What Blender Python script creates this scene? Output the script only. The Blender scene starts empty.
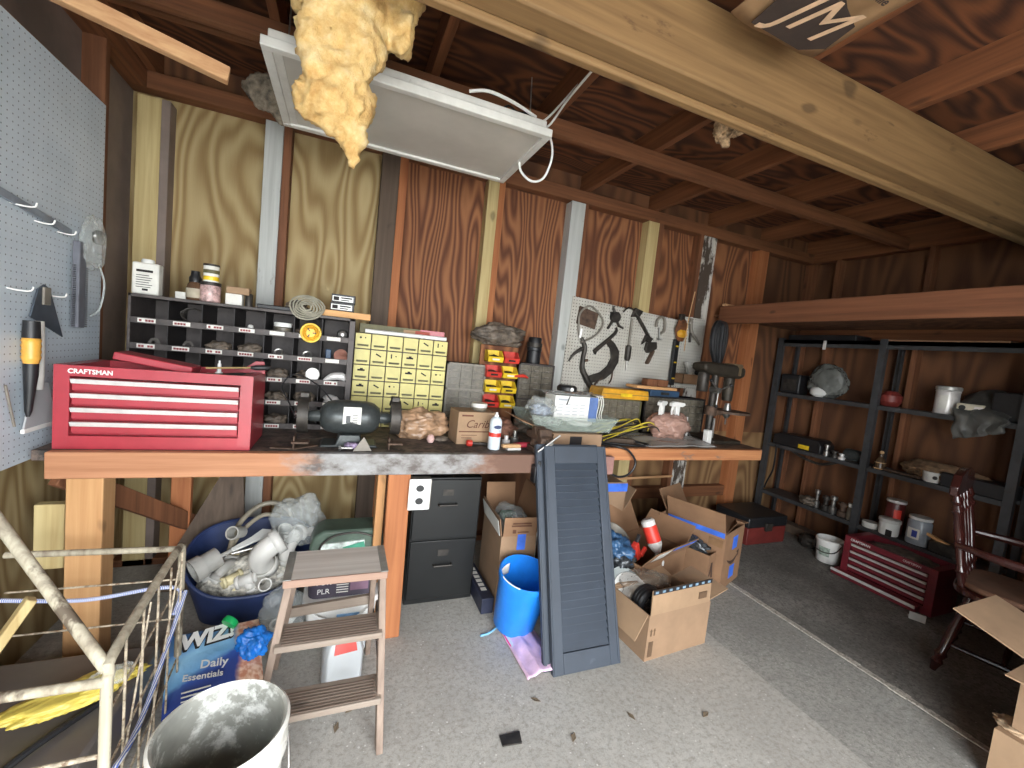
import bpy, bmesh, math, random
from mathutils import Vector, Matrix, Euler, noise
rnd = random.Random(11)
SC = bpy.context.scene
COL = SC.collection
PI = math.pi
rad = math.radians

# ------------------------------------------------------------------ materials
def srgb(c):
    return tuple(((v / 255.0) / 12.92 if v / 255.0 <= 0.04045 else ((v / 255.0 + 0.055) / 1.055) ** 2.4) for v in c) + (1.0,)

class NT:
    def __init__(s, name):
        s.m = bpy.data.materials.new(name); s.m.use_nodes = True
        s.t = s.m.node_tree; s.b = s.t.nodes['Principled BSDF']
        s.co = None
    def n(s, typ, **kw):
        x = s.t.nodes.new(typ)
        for k, v in kw.items():
            if k.startswith('i_'):
                x.inputs[k[2:].replace('_', ' ')].default_value = v
            else:
                setattr(x, k, v)
        return x
    def l(s, a, b): s.t.links.new(a, b)
    def obj(s, scale=(1, 1, 1)):
        c = s.n('ShaderNodeTexCoord'); mp = s.n('ShaderNodeMapping')
        mp.inputs['Scale'].default_value = scale
        s.l(c.outputs['Object'], mp.inputs['Vector'])
        return mp.outputs['Vector']
    def noise(s, vec, scale, detail=3, rough=.55, dist=0):
        x = s.n('ShaderNodeTexNoise'); x.inputs['Scale'].default_value = scale
        x.inputs['Detail'].default_value = detail; x.inputs['Roughness'].default_value = rough
        x.inputs['Distortion'].default_value = dist
        s.l(vec, x.inputs['Vector']); return x.outputs['Fac']
    def math(s, op, a, b=None):
        x = s.n('ShaderNodeMath', operation=op)
        for i, v in enumerate((a, b)):
            if v is None: continue
            if isinstance(v, (int, float)): x.inputs[i].default_value = v
            else: s.l(v, x.inputs[i])
        return x.outputs[0]
    def ramp(s, fac, stops):
        x = s.n('ShaderNodeValToRGB'); e = x.color_ramp.elements
        while len(e) < len(stops): e.new(.5)
        for i, (p, c) in enumerate(stops):
            e[i].position = p; e[i].color = srgb(c) if len(c) == 3 else c
        s.l(fac, x.inputs['Fac']); return x.outputs['Color']
    def mix(s, fac, a, b):
        x = s.n('ShaderNodeMix', data_type='RGBA')
        for sock, v in ((x.inputs['Factor'], fac), (x.inputs['A'], a), (x.inputs['B'], b)):
            if isinstance(v, (int, float)): sock.default_value = v
            elif isinstance(v, tuple): sock.default_value = srgb(v) if len(v) == 3 else v
            else: s.l(v, sock)
        return x.outputs['Result']
    def bump(s, h, strength=.2, dist=.01):
        x = s.n('ShaderNodeBump'); x.inputs['Strength'].default_value = strength
        x.inputs['Distance'].default_value = dist
        s.l(h, x.inputs['Height']); s.l(x.outputs['Normal'], s.b.inputs['Normal'])
    def fin(s, col, rough=.6, metal=0.0):
        if isinstance(col, tuple): s.b.inputs['Base Color'].default_value = srgb(col) if len(col) == 3 else col
        else: s.l(col, s.b.inputs['Base Color'])
        s.b.inputs['Roughness'].default_value = rough; s.b.inputs['Metallic'].default_value = metal
        return s.m

def sc3(axis, along, across):
    return tuple(along if a == axis else across for a in 'XYZ')

def ply(name, light, dark, axis='Z', bands=30, scale=3.0, stretch=.25, wear=None):
    """rotary-cut plywood: contour lines of a stretched noise give cathedral grain"""
    t = NT(name)
    v = t.obj(sc3(axis, stretch, 1.0))
    f = t.noise(v, scale, 2, .45)
    w = t.math('SINE', t.math('MULTIPLY', f, float(bands * 2)))
    w = t.math('MULTIPLY_ADD', w, .5)
    t.t.nodes[-1].inputs[2].default_value = .5
    fine = t.noise(t.obj(sc3(axis, 2.0, 60.0)), 3.0, 3, .6)
    w2 = t.math('ADD', t.math('MULTIPLY', w, .75), t.math('MULTIPLY', fine, .35))
    c = t.ramp(w2, [(.12, light), (.62, tuple((a + b) / 2 for a, b in zip(light, dark))), (1.0, dark)])
    big = t.noise(t.obj((1, 1, 1)), 1.7, 3, .6)
    c = t.mix(t.math('MULTIPLY', big, .3), c, tuple(v * .6 for v in dark))
    if wear:
        st = t.ramp(t.noise(t.obj((1, 1, 1)), 2.3, 4, .7), [(.5, (0, 0, 0, 1)), (.68, (1, 1, 1, 1))])
        c = t.mix(st, c, wear)
    t.bump(w2, .12, .004)
    return t.fin(c, .8)

def lumber(name, base, dark, axis='Z', wear=None, wthr=.56):
    t = NT(name)
    f = t.noise(t.obj(sc3(axis, .35, 9.0)), 4.0, 4, .6, .4)
    c = t.ramp(f, [(.3, base), (.75, dark)])
    knots = t.ramp(t.noise(t.obj(sc3(axis, 2.2, 5.0)), 2.0, 1), [(.70, (0, 0, 0, 1)), (.76, (1, 1, 1, 1))])
    c = t.mix(t.math('MULTIPLY', knots, .55), c, tuple(v * .45 for v in dark))
    if wear:
        w = t.ramp(t.noise(t.obj(sc3(axis, .6, 1.6)), 5.0, 5, .7), [(wthr - .04, (0, 0, 0, 1)), (wthr + .03, (1, 1, 1, 1))])
        c = t.mix(w, c, wear)
    t.bump(f, .15, .004)
    return t.fin(c, .75)

def plain(name, col, rough=.5, metal=0.0, var=.12, scale=12.0, bump=0.0, dirt=None, dthr=.58, spec=None, coat=0.0):
    t = NT(name)
    f = t.noise(t.obj(), scale, 4, .6)
    a = tuple(min(255, v * (1 + var)) for v in col); b = tuple(v * (1 - var) for v in col)
    c = t.ramp(f, [(.3, b), (.7, a)])
    if dirt:
        d = t.ramp(t.noise(t.obj(), scale * 1.9, 5, .7), [(dthr - .05, (0, 0, 0, 1)), (dthr + .07, (1, 1, 1, 1))])
        c = t.mix(d, c, dirt)
    if bump: t.bump(f, bump, .006)
    if coat: t.b.inputs['Coat Weight'].default_value = coat
    if spec is not None: t.b.inputs['Specular IOR Level'].default_value = spec
    return t.fin(c, rough, metal)

def clear(name, tint=(235, 240, 240), alpha=.35, rough=.15, bump=0.0, scale=20):
    """thin clear or milky plastic"""
    t = NT(name)
    if bump: t.bump(t.noise(t.obj(), scale, 4, .6), bump, .01)
    t.b.inputs['Alpha'].default_value = alpha
    return t.fin(tint, rough)

def pegboard_mat(name, col, ua, va, dirt, pitch=.0254, rad_=.0040, hc=(38, 34, 32)):
    t = NT(name)
    c = t.n('ShaderNodeTexCoord'); sp = t.n('ShaderNodeSeparateXYZ'); t.l(c.outputs['Object'], sp.inputs[0])
    def cell(o):
        return t.math('SUBTRACT', t.math('FRACT', t.math('DIVIDE', sp.outputs[o], pitch)), .5)
    u, v = cell(ua), cell(va)
    d = t.math('SQRT', t.math('ADD', t.math('MULTIPLY', u, u), t.math('MULTIPLY', v, v)))
    hole = t.math('LESS_THAN', d, rad_ / pitch)
    f = t.noise(t.obj(), 4.0, 5, .65)
    base = t.ramp(f, [(.3, col), (.75, dirt)])
    return t.fin(t.mix(hole, base, hc), .45)

def cardboard(name, col=(178, 138, 98)):
    t = NT(name)
    f = t.noise(t.obj(), 6, 4, .6)
    c = t.ramp(f, [(.3, tuple(v * .93 for v in col)), (.7, tuple(min(255, v * 1.05) for v in col))])
    return t.fin(c, .85)

# ------------------------------------------------------------------ mesh builder
class MB:
    def __init__(s): s.b = bmesh.new(); s.m = 0; s.soft = False
    def _f(s, vs):
        try: f = s.b.faces.new(vs)
        except ValueError: return None
        f.material_index = s.m; return f
    def box(s, x0, x1, y0, y1, z0, z1, M=None):
        P = [Vector((x, y, z)) for x in (x0, x1) for y in (y0, y1) for z in (z0, z1)]
        if M: P = [M @ p for p in P]
        v = [s.b.verts.new(p) for p in P]
        for q in ((0, 1, 3, 2), (4, 6, 7, 5), (0, 4, 5, 1), (2, 3, 7, 6), (0, 2, 6, 4), (1, 5, 7, 3)):
            s._f([v[i] for i in q])
        return s
    def cbox(s, c, d, rot=(0, 0, 0)):
        M = Matrix.Translation(c) @ Euler(rot).to_matrix().to_4x4()
        return s.box(-d[0] / 2, d[0] / 2, -d[1] / 2, d[1] / 2, -d[2] / 2, d[2] / 2, M)
    def bar(s, p0, p1, w, h, up=(0, 0, 1)):
        """rectangular bar from p0 to p1"""
        p0, p1 = Vector(p0), Vector(p1); d = (p1 - p0); L = d.length; d.normalize()
        u = Vector(up); r = d.cross(u)
        if r.length < 1e-4: r = d.cross(Vector((1, 0, 0)))
        r.normalize(); u = r.cross(d)
        M = Matrix((r, d, u)).transposed().to_4x4(); M.translation = p0
        return s.box(-w / 2, w / 2, 0, L, -h / 2, h / 2, M)
    def rings(s, rings, closed=False, caps=True):
        V = [[s.b.verts.new(p) for p in r] for r in rings]
        n = len(V[0]); k = len(V)
        for i in range(k if closed else k - 1):
            a, b = V[i], V[(i + 1) % k]
            for j in range(n):
                s._f((a[j], a[(j + 1) % n], b[(j + 1) % n], b[j]))
        if caps and not closed:
            s._f(list(reversed(V[0]))); s._f(V[-1])
        return s
    def tube(s, pts, r, seg=8, closed=False, smooth=0, caps=True):
        P = [Vector(p) for p in pts]
        if smooth:
            Q = []; n = len(P)
            for i in range(n if closed else n - 1):
                g = lambda k: P[k % n] if closed else P[max(0, min(n - 1, k))]
                p0, p1, p2, p3 = g(i - 1), g(i), g(i + 1), g(i + 2)
                for q in range(smooth):
                    t = q / smooth
                    Q.append(.5 * ((2 * p1) + (p2 - p0) * t + (2 * p0 - 5 * p1 + 4 * p2 - p3) * t * t + (3 * p1 - p0 - 3 * p2 + p3) * t ** 3))
            if not closed: Q.append(P[-1])
            if isinstance(r, (list, tuple)):
                rr = []; m = len(r)
                for i in range(len(Q)):
                    x = i / max(1, len(Q) - 1) * (m - 1); a = int(min(x, m - 2)); rr.append(r[a] + (r[a + 1] - r[a]) * (x - a))
                r = rr
            P = Q
        n = len(P); rings = []; last = None
        for i, p in enumerate(P):
            a = P[(i - 1) % n] if (closed or i > 0) else P[0]
            b = P[(i + 1) % n] if (closed or i < n - 1) else P[-1]
            d = (b - a)
            if d.length < 1e-9: d = Vector((0, 0, 1))
            d.normalize()
            if last is None:
                u = d.cross(Vector((0, 0, 1)))
                if u.length < .1: u = d.cross(Vector((1, 0, 0)))
            else:
                u = last - d * last.dot(d)
            u.normalize(); last = u; w = d.cross(u)
            rr = r[i] if isinstance(r, (list, tuple)) else r
            rings.append([p + (u * math.cos(2 * PI * k / seg) + w * math.sin(2 * PI * k / seg)) * rr for k in range(seg)])
        return s.rings(rings, closed, caps)
    def cyl(s, p0, p1, r, r2=None, seg=20, caps=True):
        return s.tube([p0, p1], [r, r if r2 is None else r2], seg, caps=caps)
    def lathe(s, prof, c=(0, 0, 0), seg=28, M=None, sx=1, sy=1, caps=True):
        c = Vector(c); rings = []
        for r, z in prof:
            ring = [Vector((max(r, 1e-4) * math.cos(2 * PI * k / seg) * sx, max(r, 1e-4) * math.sin(2 * PI * k / seg) * sy, z)) for k in range(seg)]
            if M: ring = [M @ p for p in ring]
            rings.append([p + c for p in ring])
        return s.rings(rings, False, caps)
    def prism(s, poly, y0, y1, plane='XZ', M=None):
        """extrude a 2-D outline; plane XZ extrudes along Y, YZ along X, XY along Z"""
        def p3(a, b, d):
            q = {'XZ': (a, d, b), 'YZ': (d, a, b), 'XY': (a, b, d)}[plane]
            return M @ Vector(q) if M else Vector(q)
        A = [s.b.verts.new(p3(a, b, y0)) for a, b in poly]; B = [s.b.verts.new(p3(a, b, y1)) for a, b in poly]
        n = len(poly)
        for i in range(n): s._f((A[i], A[(i + 1) % n], B[(i + 1) % n], B[i]))
        s._f(list(reversed(A))); s._f(B)
        return s
    def quad(s, *pts):
        s._f([s.b.verts.new(p) for p in pts]); return s
    def slab(s, p, t):
        """thick sheet: polygon p (list of 3-D points) given thickness t along its normal"""
        P = [Vector(q) for q in p]; n = (P[1] - P[0]).cross(P[2] - P[0]).normalized() * t
        A = [s.b.verts.new(q) for q in P]; B = [s.b.verts.new(q + n) for q in P]; k = len(P)
        for i in range(k): s._f((A[i], A[(i + 1) % k], B[(i + 1) % k], B[i]))
        s._f(list(reversed(A))); s._f(B); return s
    def grid(s, nu, nv, f, closeu=False):
        V = [[s.b.verts.new(f(i / (nu if closeu else nu - 1), j / (nv - 1))) for j in range(nv)] for i in range(nu)]
        for i in range(nu if closeu else nu - 1):
            for j in range(nv - 1):
                a, b = V[i], V[(i + 1) % nu]
                s._f((a[j], b[j], b[j + 1], a[j + 1]))
        return s
    def blob(s, c, d, amp=.25, freq=3.0, sub=3, seed=0, M=None):
        """crumpled lump of size d around c"""
        s.soft = True; r = bmesh.ops.create_icosphere(s.b, subdivisions=sub + (1 if max(d) > .09 else 0), radius=1.0)
        for v in r['verts']:
            p = v.co.normalized(); o = Vector((seed * 7.3, seed * 3.1, seed * 1.7))
            k = .8 * noise.noise(p * freq * .55 + o); a_, f_ = .42, freq * .8
            for _ in range(4):
                w_ = Vector((noise.noise(p * f_ + o), noise.noise(p * f_ - o), noise.noise(p * f_ * 1.1 + o * 2))) * .25
                k += a_ * (.45 - 1.8 * abs(noise.noise((p + w_) * f_ + o))); a_ *= .55; f_ *= 1.9
            k = 1 + amp * k
            q = Vector((p.x * k * d[0] / 2, p.y * k * d[1] / 2, p.z * k * d[2] / 2))
            if M: q = M @ q
            q += Vector(c)
            if c[2] > 0: q.z = max(q.z, .001)
            v.co = q
        fs = {f for v in r['verts'] for f in v.link_faces}
        for f in fs: f.material_index = s.m
        return s
    def build(s, name, mats, parent=None, loc=None, rot=None, bev=0.0, seg=2, smooth=True, solid=0, ang=35):
        bmesh.ops.recalc_face_normals(s.b, faces=s.b.faces[:])
        me = bpy.data.meshes.new(name); s.b.to_mesh(me); s.b.free()
        for m in (mats if isinstance(mats, (list, tuple)) else [mats]): me.materials.append(m)
        if smooth:
            for p in me.polygons: p.use_smooth = True
            if not s.soft: me.set_sharp_from_angle(angle=rad(ang))
        o = bpy.data.objects.new(name, me); COL.objects.link(o)
        if parent: o.parent = parent
        if loc: o.location = loc
        if rot: o.rotation_euler = rot
        if solid:
            md = o.modifiers.new('solid', 'SOLIDIFY'); md.thickness = solid; md.offset = 0
        if bev:
            md = o.modifiers.new('bevel', 'BEVEL'); md.width = bev; md.segments = seg; md.limit_method = 'ANGLE'; md.angle_limit = rad(40)
        return o

def tag(o, label, cat, group=None, kind=None):
    o['label'] = label; o['category'] = cat
    if group: o['group'] = group
    if kind: o['kind'] = kind
    return o
def thing(name, label, cat, loc=(0, 0, 0), rz=0.0, group=None, rot=None):
    o = bpy.data.objects.new(name, None); COL.objects.link(o)
    o.location = loc; o.rotation_euler = rot or (0, 0, rz); o.empty_display_size = .05
    return tag(o, label, cat, group)
def struct(o):
    o['kind'] = 'structure'; return o
def dup(root, loc, rz=None, label=None, rot=None, scale=None):
    """copy of a thing with copies of its parts and sub-parts"""
    r = root.copy(); COL.objects.link(r); r.location = loc
    if rz is not None: r.rotation_euler = (0, 0, rz)
    if rot is not None: r.rotation_euler = rot
    if scale: r.scale = (scale,) * 3 if isinstance(scale, (int, float)) else scale
    if label: r['label'] = label
    for ch in list(root.children):
        c = ch.copy(); COL.objects.link(c); c.parent = r
        for g in ch.children:
            d = g.copy(); COL.objects.link(d); d.parent = c
    return r
def text(body, size, mat, parent, loc, rot=(PI / 2, 0, 0), name='lettering', shear=0.0, bold=0.0, sx=1.0, align='CENTER', ext=.0004):
    cu = bpy.data.curves.new(name, 'FONT'); cu.body = body; cu.size = size; cu.extrude = ext
    cu.align_x = align; cu.align_y = 'CENTER'; cu.shear = shear; cu.offset = bold; cu.resolution_u = 3
    cu.materials.append(mat)
    tmp = bpy.data.objects.new(name, cu); COL.objects.link(tmp)
    me = bpy.data.meshes.new_from_object(tmp); bpy.data.objects.remove(tmp)
    if not me.materials: me.materials.append(mat)
    o = bpy.data.objects.new(name, me); COL.objects.link(o); o.parent = parent
    o.location = loc; o.rotation_euler = rot; o.scale = (sx, 1, 1)
    return o
# ------------------------------------------------------------------ shared materials
M = {}
M['ply_y'] = ply('yellow_plywood', (188, 167, 122), (144, 117, 74), 'Z', 75, 2.1, .22)
M['ply_r'] = ply('red_grain_plywood', (164, 110, 72), (92, 51, 31), 'Z', 70, 2.8, .17)
M['ply_r2'] = ply('brown_grain_plywood', (158, 104, 66), (92, 52, 30), 'Z', 64, 2.8, .17)
M['ply_b'] = ply('pale_brown_plywood', (156, 122, 82), (108, 76, 48), 'Z', 50, 2.0, .2)
M['ply_d'] = ply('dark_plywood', (124, 82, 52), (84, 52, 32), 'Z', 40, 2.0, .2)
M['ply_c'] = ply('roof_sheathing', (124, 74, 42), (58, 30, 17), 'X', 55, 2.6, .3)
M['grey_panel'] = plain('greyed_panel', (126, 112, 104), .7, 0, .12, 3)
M['pine'] = lumber('yellow_pine', (200, 182, 132), (170, 146, 96))
M['pine_x'] = lumber('pale_pine_board', (214, 170, 124), (176, 124, 84), 'X')
M['orange'] = lumber('orange_lumber', (178, 114, 70), (144, 84, 48))
M['orange_x'] = lumber('orange_fascia', (196, 136, 90), (150, 90, 54), 'X', (118, 100, 88), .62)
M['brown'] = lumber('brown_lumber', (134, 86, 56), (94, 58, 36))
M['brown_x'] = lumber('brown_lumber_across', (134, 86, 54), (90, 54, 32), 'X')
M['brown_y'] = lumber('brown_rafter', (138, 86, 52), (94, 54, 30), 'Y')
M['header'] = lumber('red_brown_header', (132, 84, 56), (98, 58, 36), 'Y')
M['darkwood'] = lumber('dark_weathered_stud', (96, 80, 66), (70, 56, 46))
M['white_stud'] = lumber('whitewashed_board', (196, 198, 194), (168, 170, 166), 'Z', (130, 122, 112), .66)
M['flaky_stud'] = lumber('flaking_white_board', (214, 210, 202), (186, 180, 170), 'Z', (76, 64, 54), .50)
M['beam'] = lumber('oiled_beam', (146, 114, 74), (112, 84, 52), 'X', (92, 68, 44), .66)
M['peg_l'] = pegboard_mat('blue_grey_pegboard', (208, 218, 226), 'Y', 'Z', (186, 198, 208), .0254, .0027, (104, 110, 116))
M['peg_r'] = pegboard_mat('white_pegboard', (206, 204, 196), 'X', 'Z', (178, 172, 160))

def concrete(name, base, dark, fleck, pit):
    t = NT(name)
    a = t.noise(t.obj(), 1.6, 6, .65); b = t.noise(t.obj(), 46, 6, .85); g = t.noise(t.obj(), 190, 2, .6)
    c = t.ramp(a, [(.3, dark), (.66, base)])
    mid = t.noise(t.obj(), 11, 5, .7)
    c = t.mix(t.math('MULTIPLY', t.ramp(mid, [(.36, (1, 1, 1, 1)), (.52, (0, 0, 0, 1))]), .55), c, dark)
    c = t.mix(t.math('MULTIPLY', t.ramp(b, [(.40, (1, 1, 1, 1)), (.52, (0, 0, 0, 1))]), .8), c, pit)
    vo = t.n('ShaderNodeTexVoronoi'); vo.inputs['Scale'].default_value = 34; vo.inputs['Randomness'].default_value = 1; t.l(t.obj(), vo.inputs['Vector'])
    sp = t.math('LESS_THAN', t.math('ADD', vo.outputs['Distance'], t.math('MULTIPLY', mid, .35)), .27)
    c = t.mix(sp, c, fleck)
    c = t.mix(t.ramp(b, [(.60, (0, 0, 0, 1)), (.70, (1, 1, 1, 1))]), c, fleck)
    c = t.mix(t.math('MULTIPLY', t.ramp(g, [(.56, (0, 0, 0, 1)), (.66, (1, 1, 1, 1))]), .5), c, pit)
    t.bump(b, .35, .006)
    return t.fin(c, .85)
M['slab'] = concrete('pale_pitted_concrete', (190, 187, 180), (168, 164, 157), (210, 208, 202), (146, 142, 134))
M['slab2'] = concrete('shade_toned_concrete', (174, 172, 165), (144, 142, 136), (192, 190, 184), (120, 118, 112))  # strip beside the pale slab, slight shade painted into its tone
M['slab3'] = concrete('dark_concrete_with_shade', (150, 147, 140), (98, 95, 90), (160, 156, 150), (82, 79, 74))  # darker slab, with the shade right of the seam painted in
M['seam'] = concrete('broken_seam_mortar', (206, 200, 188), (170, 164, 152), (226, 224, 218), (110, 104, 96))

# ------------------------------------------------------------------ the shed
XL, XR, YB, YF, ZC = -1.15, 4.42, 3.05, -1.3, 2.89
b = MB()
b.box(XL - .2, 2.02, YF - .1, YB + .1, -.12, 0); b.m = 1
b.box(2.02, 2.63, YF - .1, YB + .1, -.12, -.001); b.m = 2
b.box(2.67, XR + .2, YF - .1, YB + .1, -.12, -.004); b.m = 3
n = 60
for i in range(n):
    y0 = YF + (YB - YF) * i / n; y1 = YF + (YB - YF) * (i + 1) / n
    w0 = .018 + .016 * noise.noise((i * .7, 3, 0)); w1 = .018 + .016 * noise.noise((i * .7 + 5, 9, 0))
    b.box(2.65 - w0, 2.65 + w1, y0, y1, -.1, .003 + .003 * noise.noise((i * 1.3, 1, 2)))
b.box(2.60, 2.70, YF, YB, -.12, -.0045)
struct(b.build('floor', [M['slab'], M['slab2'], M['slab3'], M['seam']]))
# unseen driveway outside the open door, added to bounce daylight in
struct(MB().box(-14, 14, -22, YF - .1, -.14, -.02).build('driveway', plain('driveway_concrete', (190, 188, 182), .9, 0, .1, 2)))

bays = [(XL - .05, -.43, 0), (-.43, .24, 0), (.24, .95, 1), (.95, 1.6, 1), (1.6, 2.34, 1), (2.34, 2.96, 2), (2.96, 3.65, 2), (3.65, XR + .05, 3)]
b = MB()
for x0, x1, m in bays:
    b.m = m; b.box(x0, x1, YB, YB + .02, .9, 2.70)
    b.m = 3; b.box(x0, x1, YB, YB + .02, 2.70, ZC + .05)
    b.m = m if m == 0 else 3 if m == 1 else 4; b.box(x0, x1, YB, YB + .02, -.1, .9)
struct(b.build('wall_back', [M['ply_y'], M['ply_r'], M['ply_r2'], M['ply_d'], M['ply_b']]))
def wall(name, m, *args): return struct(MB().box(*args).build(name, m))
b = MB(); b.box(XL - .02, XL, YF, YB, .95, ZC + .05); b.m = 1; b.box(XL - .02, XL, YF, YB, -.1, .95)
struct(b.build('wall_left', [M['grey_panel'], M['ply_y']]))
wall('wall_right', M['ply_d'], XR, XR + .02, YF, YB, -.1, ZC + .05)
b = MB()
DX = 1.75  # right edge of the unseen doorway, narrowed to darken the right side
b.box(DX, XR + .02, YF - .02, YF, -.1, ZC + .05); b.box(XL - .02, DX, YF - .02, YF, 2.3, ZC + .05); b.box(XL - .02, -1.02, YF - .02, YF, -.1, 2.35)
struct(b.build('wall_front', M['ply_d']))
wall('ceiling', M['ply_c'], XL - .1, XR + .1, YF - .1, YB + .1, ZC, ZC + .02)
struct(MB().box(2.93, 2.97, YF, .5, 0, ZC).build('wall_shade_blocker', M['ply_d']))  # unseen partition, added to keep doorway light off the right side
tn = 0
def trim(m, *args, bev=.003):
    global tn
    tn += 1
    return struct(MB().box(*args).build('trim_%d' % tn, m, bev=bev))
# studs of the back wall, and one grey strip for shade
YS = 2.96
for x0, x1, m, z1 in [(-1.10, -.995, 'pine', 2.62), (-.995, -.955, 'grey_panel', 2.62), (-.41, -.365, 'brown', 2.66), (.15, .262, 'darkwood', 2.66), (.262, .315, 'orange', 2.66),  # grey strip beside the first pine stud is painted shade
                  (.87, .95, 'pine', 2.66), (.95, .995, 'orange', 2.66), (1.655, 1.69, 'brown', 2.66), (2.27, 2.38, 'pine', 2.66), (2.38, 2.43, 'brown', 2.66),
                  (2.835, 2.875, 'brown', 2.66), (3.58, 3.70, 'orange', 2.66), (4.36, 4.42, 'brown', 2.66)]:
    trim(M[m], x0, x1, YS, YB, 0, z1)
for x0, x1, m in [(-.505, -.41, 'white_stud'), (1.535, 1.655, 'white_stud'), (2.875, 3.02, 'flaky_stud')]:
    trim(M[m], x0, x1, YS - .01, YB, .0, 2.655)
trim(M['brown_x'], XL, XR, YS, YB, 2.66, 2.75)                       # top plate
trim(M['brown_x'], XL, XR, YS - .0, YB, 0, .04)                      # sole plate
trim(M['brown_x'], 1.69, 2.83, YS + .02, YB, .27, .37)               # blocking under the bench
trim(M['brown_x'], 3.02, 3.58, YS + .02, YB, .27, .37)
# left wall framing above and below the pegboard
for y in (2.58, 1.9, 1.25, .6, -.05):
    trim(M['brown'], XL, XL + .085, y - .02, y + .02, 0, 2.75)
for y in (2.72, 2.02, 1.36, .7, .04):
    trim(M['brown'], XR - .085, XR, y - .02, y + .02, 0, 2.75)
trim(M['brown_y'], XL, XL + .09, YF, YS, 2.66, 2.75); trim(M['brown_y'], XR - .09, XR, YF, YS, 2.66, 2.75)
# rafters, purlin, beam, loft
for x in (-1.04, -.36, .32, .97, 1.66, 2.33, 3.0, 3.68, 4.36):
    trim(M['brown_y'], x - .021, x + .021, YF, YB, 2.75, ZC)
trim(M['brown_x'], XL, XR, 2.18, 2.225, 2.665, 2.75)
trim(M['brown_x'], XL, .94, 2.40, 2.44, 2.75, 2.86)
o = MB(); o.box(XL, XR, 1.25, 1.345, 2.485, 2.75); o.box(XL, XR, 1.345, 1.385, 2.465, 2.51)
tn += 1; struct(o.build('trim_%d' % tn, M['beam'], bev=.008))
trim(M['header'], 3.17, 3.21, YF, YS, 1.915, 2.075, bev=.005)
struct(MB().box(3.21, XR, YF, YB, 1.985, 2.0).build('loft_floor', M['ply_d']))
trim(M['brown_y'], 4.30, 4.34, YF, YS, 1.9, 1.985)

# ------------------------------------------------------------------ camera and daylight
cam = bpy.data.objects.new('camera', bpy.data.cameras.new('camera')); COL.objects.link(cam)
cam.data.sensor_width = 36.0; cam.data.lens = 422.3 * 36.0 / 1024.0; cam.data.clip_start = .02
yaw, pit, rol = .385339, -.0772699, .1043617
fw = Vector((math.sin(yaw) * math.cos(pit), math.cos(yaw) * math.cos(pit), math.sin(pit)))
r0 = Vector((math.cos(yaw), -math.sin(yaw), 0)); u0 = r0.cross(fw)
rt = r0 * math.cos(rol) + u0 * math.sin(rol); up = -r0 * math.sin(rol) + u0 * math.cos(rol)
mt = Matrix((rt, up, -fw)).transposed().to_4x4(); mt.translation = (0, 0, 1.47)
cam.matrix_world = mt
SC.camera = cam
w = bpy.data.worlds.new('overcast_sky'); SC.world = w; w.use_nodes = True
bg = w.node_tree.nodes['Background']; bg.inputs['Color'].default_value = (.93, .97, 1.0, 1); bg.inputs['Strength'].default_value = 6.0
pl = bpy.data.lights.new('door_portal', 'AREA'); pl.shape = 'RECTANGLE'; pl.size = 2.77; pl.size_y = 2.3; pl.cycles.is_portal = True
po = bpy.data.objects.new('door_portal', pl); COL.objects.link(po); po.location = (.365, YF - .05, 1.15); po.rotation_euler = (PI / 2, 0, 0)
vs = SC.view_settings; vs.view_transform = 'Standard'; vs.look = 'None'; vs.exposure = 1.4; vs.gamma = 1.0; vs.use_curve_mapping = False
# ------------------------------------------------------------------ object materials
M['red'] = plain('red_enamel', (160, 46, 57), .38, 0, .06, 6, coat=.2)
M['red_side'] = M['red']
M['silver'] = plain('bright_aluminium', (222, 219, 216), .35, .25, .05, 20)
M['steel'] = plain('worn_steel', (150, 148, 144), .35, .85, .15, 25)
M['darksteel'] = plain('dark_oily_steel', (62, 58, 54), .5, .5, .25, 18)
M['iron'] = plain('rusty_iron', (88, 70, 58), .7, .35, .25, 22, .2)
M['black'] = plain('black_plastic', (30, 30, 32), .45, 0, .15, 15)
M['blackcab'] = plain('black_enamel', (22, 23, 23), .4, .1, .12, 7, dirt=(44, 43, 41), dthr=.74)
M['white'] = plain('white_plastic', (226, 226, 222), .45, 0, .04, 9)
M['dirtywhite'] = plain('grimy_white_plastic', (206, 204, 198), .5, 0, .08, 9, dirt=(150, 144, 134), dthr=.66)
M['paper'] = plain('white_paper', (222, 220, 212), .8, 0, .05, 14)
M['ink'] = plain('black_ink', (34, 30, 30), .8)
M['redink'] = plain('red_ink', (170, 40, 44), .8)
M['yellow'] = plain('pale_yellow_plastic', (198, 187, 112), .45, 0, .05, 10)
M['ybin'] = plain('yellow_bin_plastic', (226, 190, 40), .4)
M['rbin'] = plain('red_bin_plastic', (196, 56, 44), .4)
M['ycase'] = plain('amber_plastic_case', (206, 150, 40), .45)
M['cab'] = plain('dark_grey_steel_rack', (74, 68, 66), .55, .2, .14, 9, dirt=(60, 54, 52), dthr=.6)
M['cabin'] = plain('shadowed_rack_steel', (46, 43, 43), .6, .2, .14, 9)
M['greycab'] = plain('grey_steel_cabinet', (132, 126, 116), .55, .2, .1, 12)
M['smoke'] = plain('dusty_clear_drawer', (104, 98, 86), .35, 0, .2, 30)
M['kraft'] = cardboard('kraft_cardboard', (148, 120, 94)); M['kraft2'] = cardboard('brown_cardboard', (142, 108, 80)); M['kraft3'] = cardboard('pale_cardboard', (156, 128, 100))
M['grinder'] = plain('grey_hammered_paint', (64, 68, 68), .35, .3, .12, 60, .1, dirt=(130, 126, 118), dthr=.72)
M['brownbag'] = plain('dusty_brown_plastic_film', (152, 122, 96), .35, 0, .25, 14, .5)
M['dust'] = plain('dusty_dark_bag', (92, 82, 72), .6, 0, .35, 22, .6)
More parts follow.
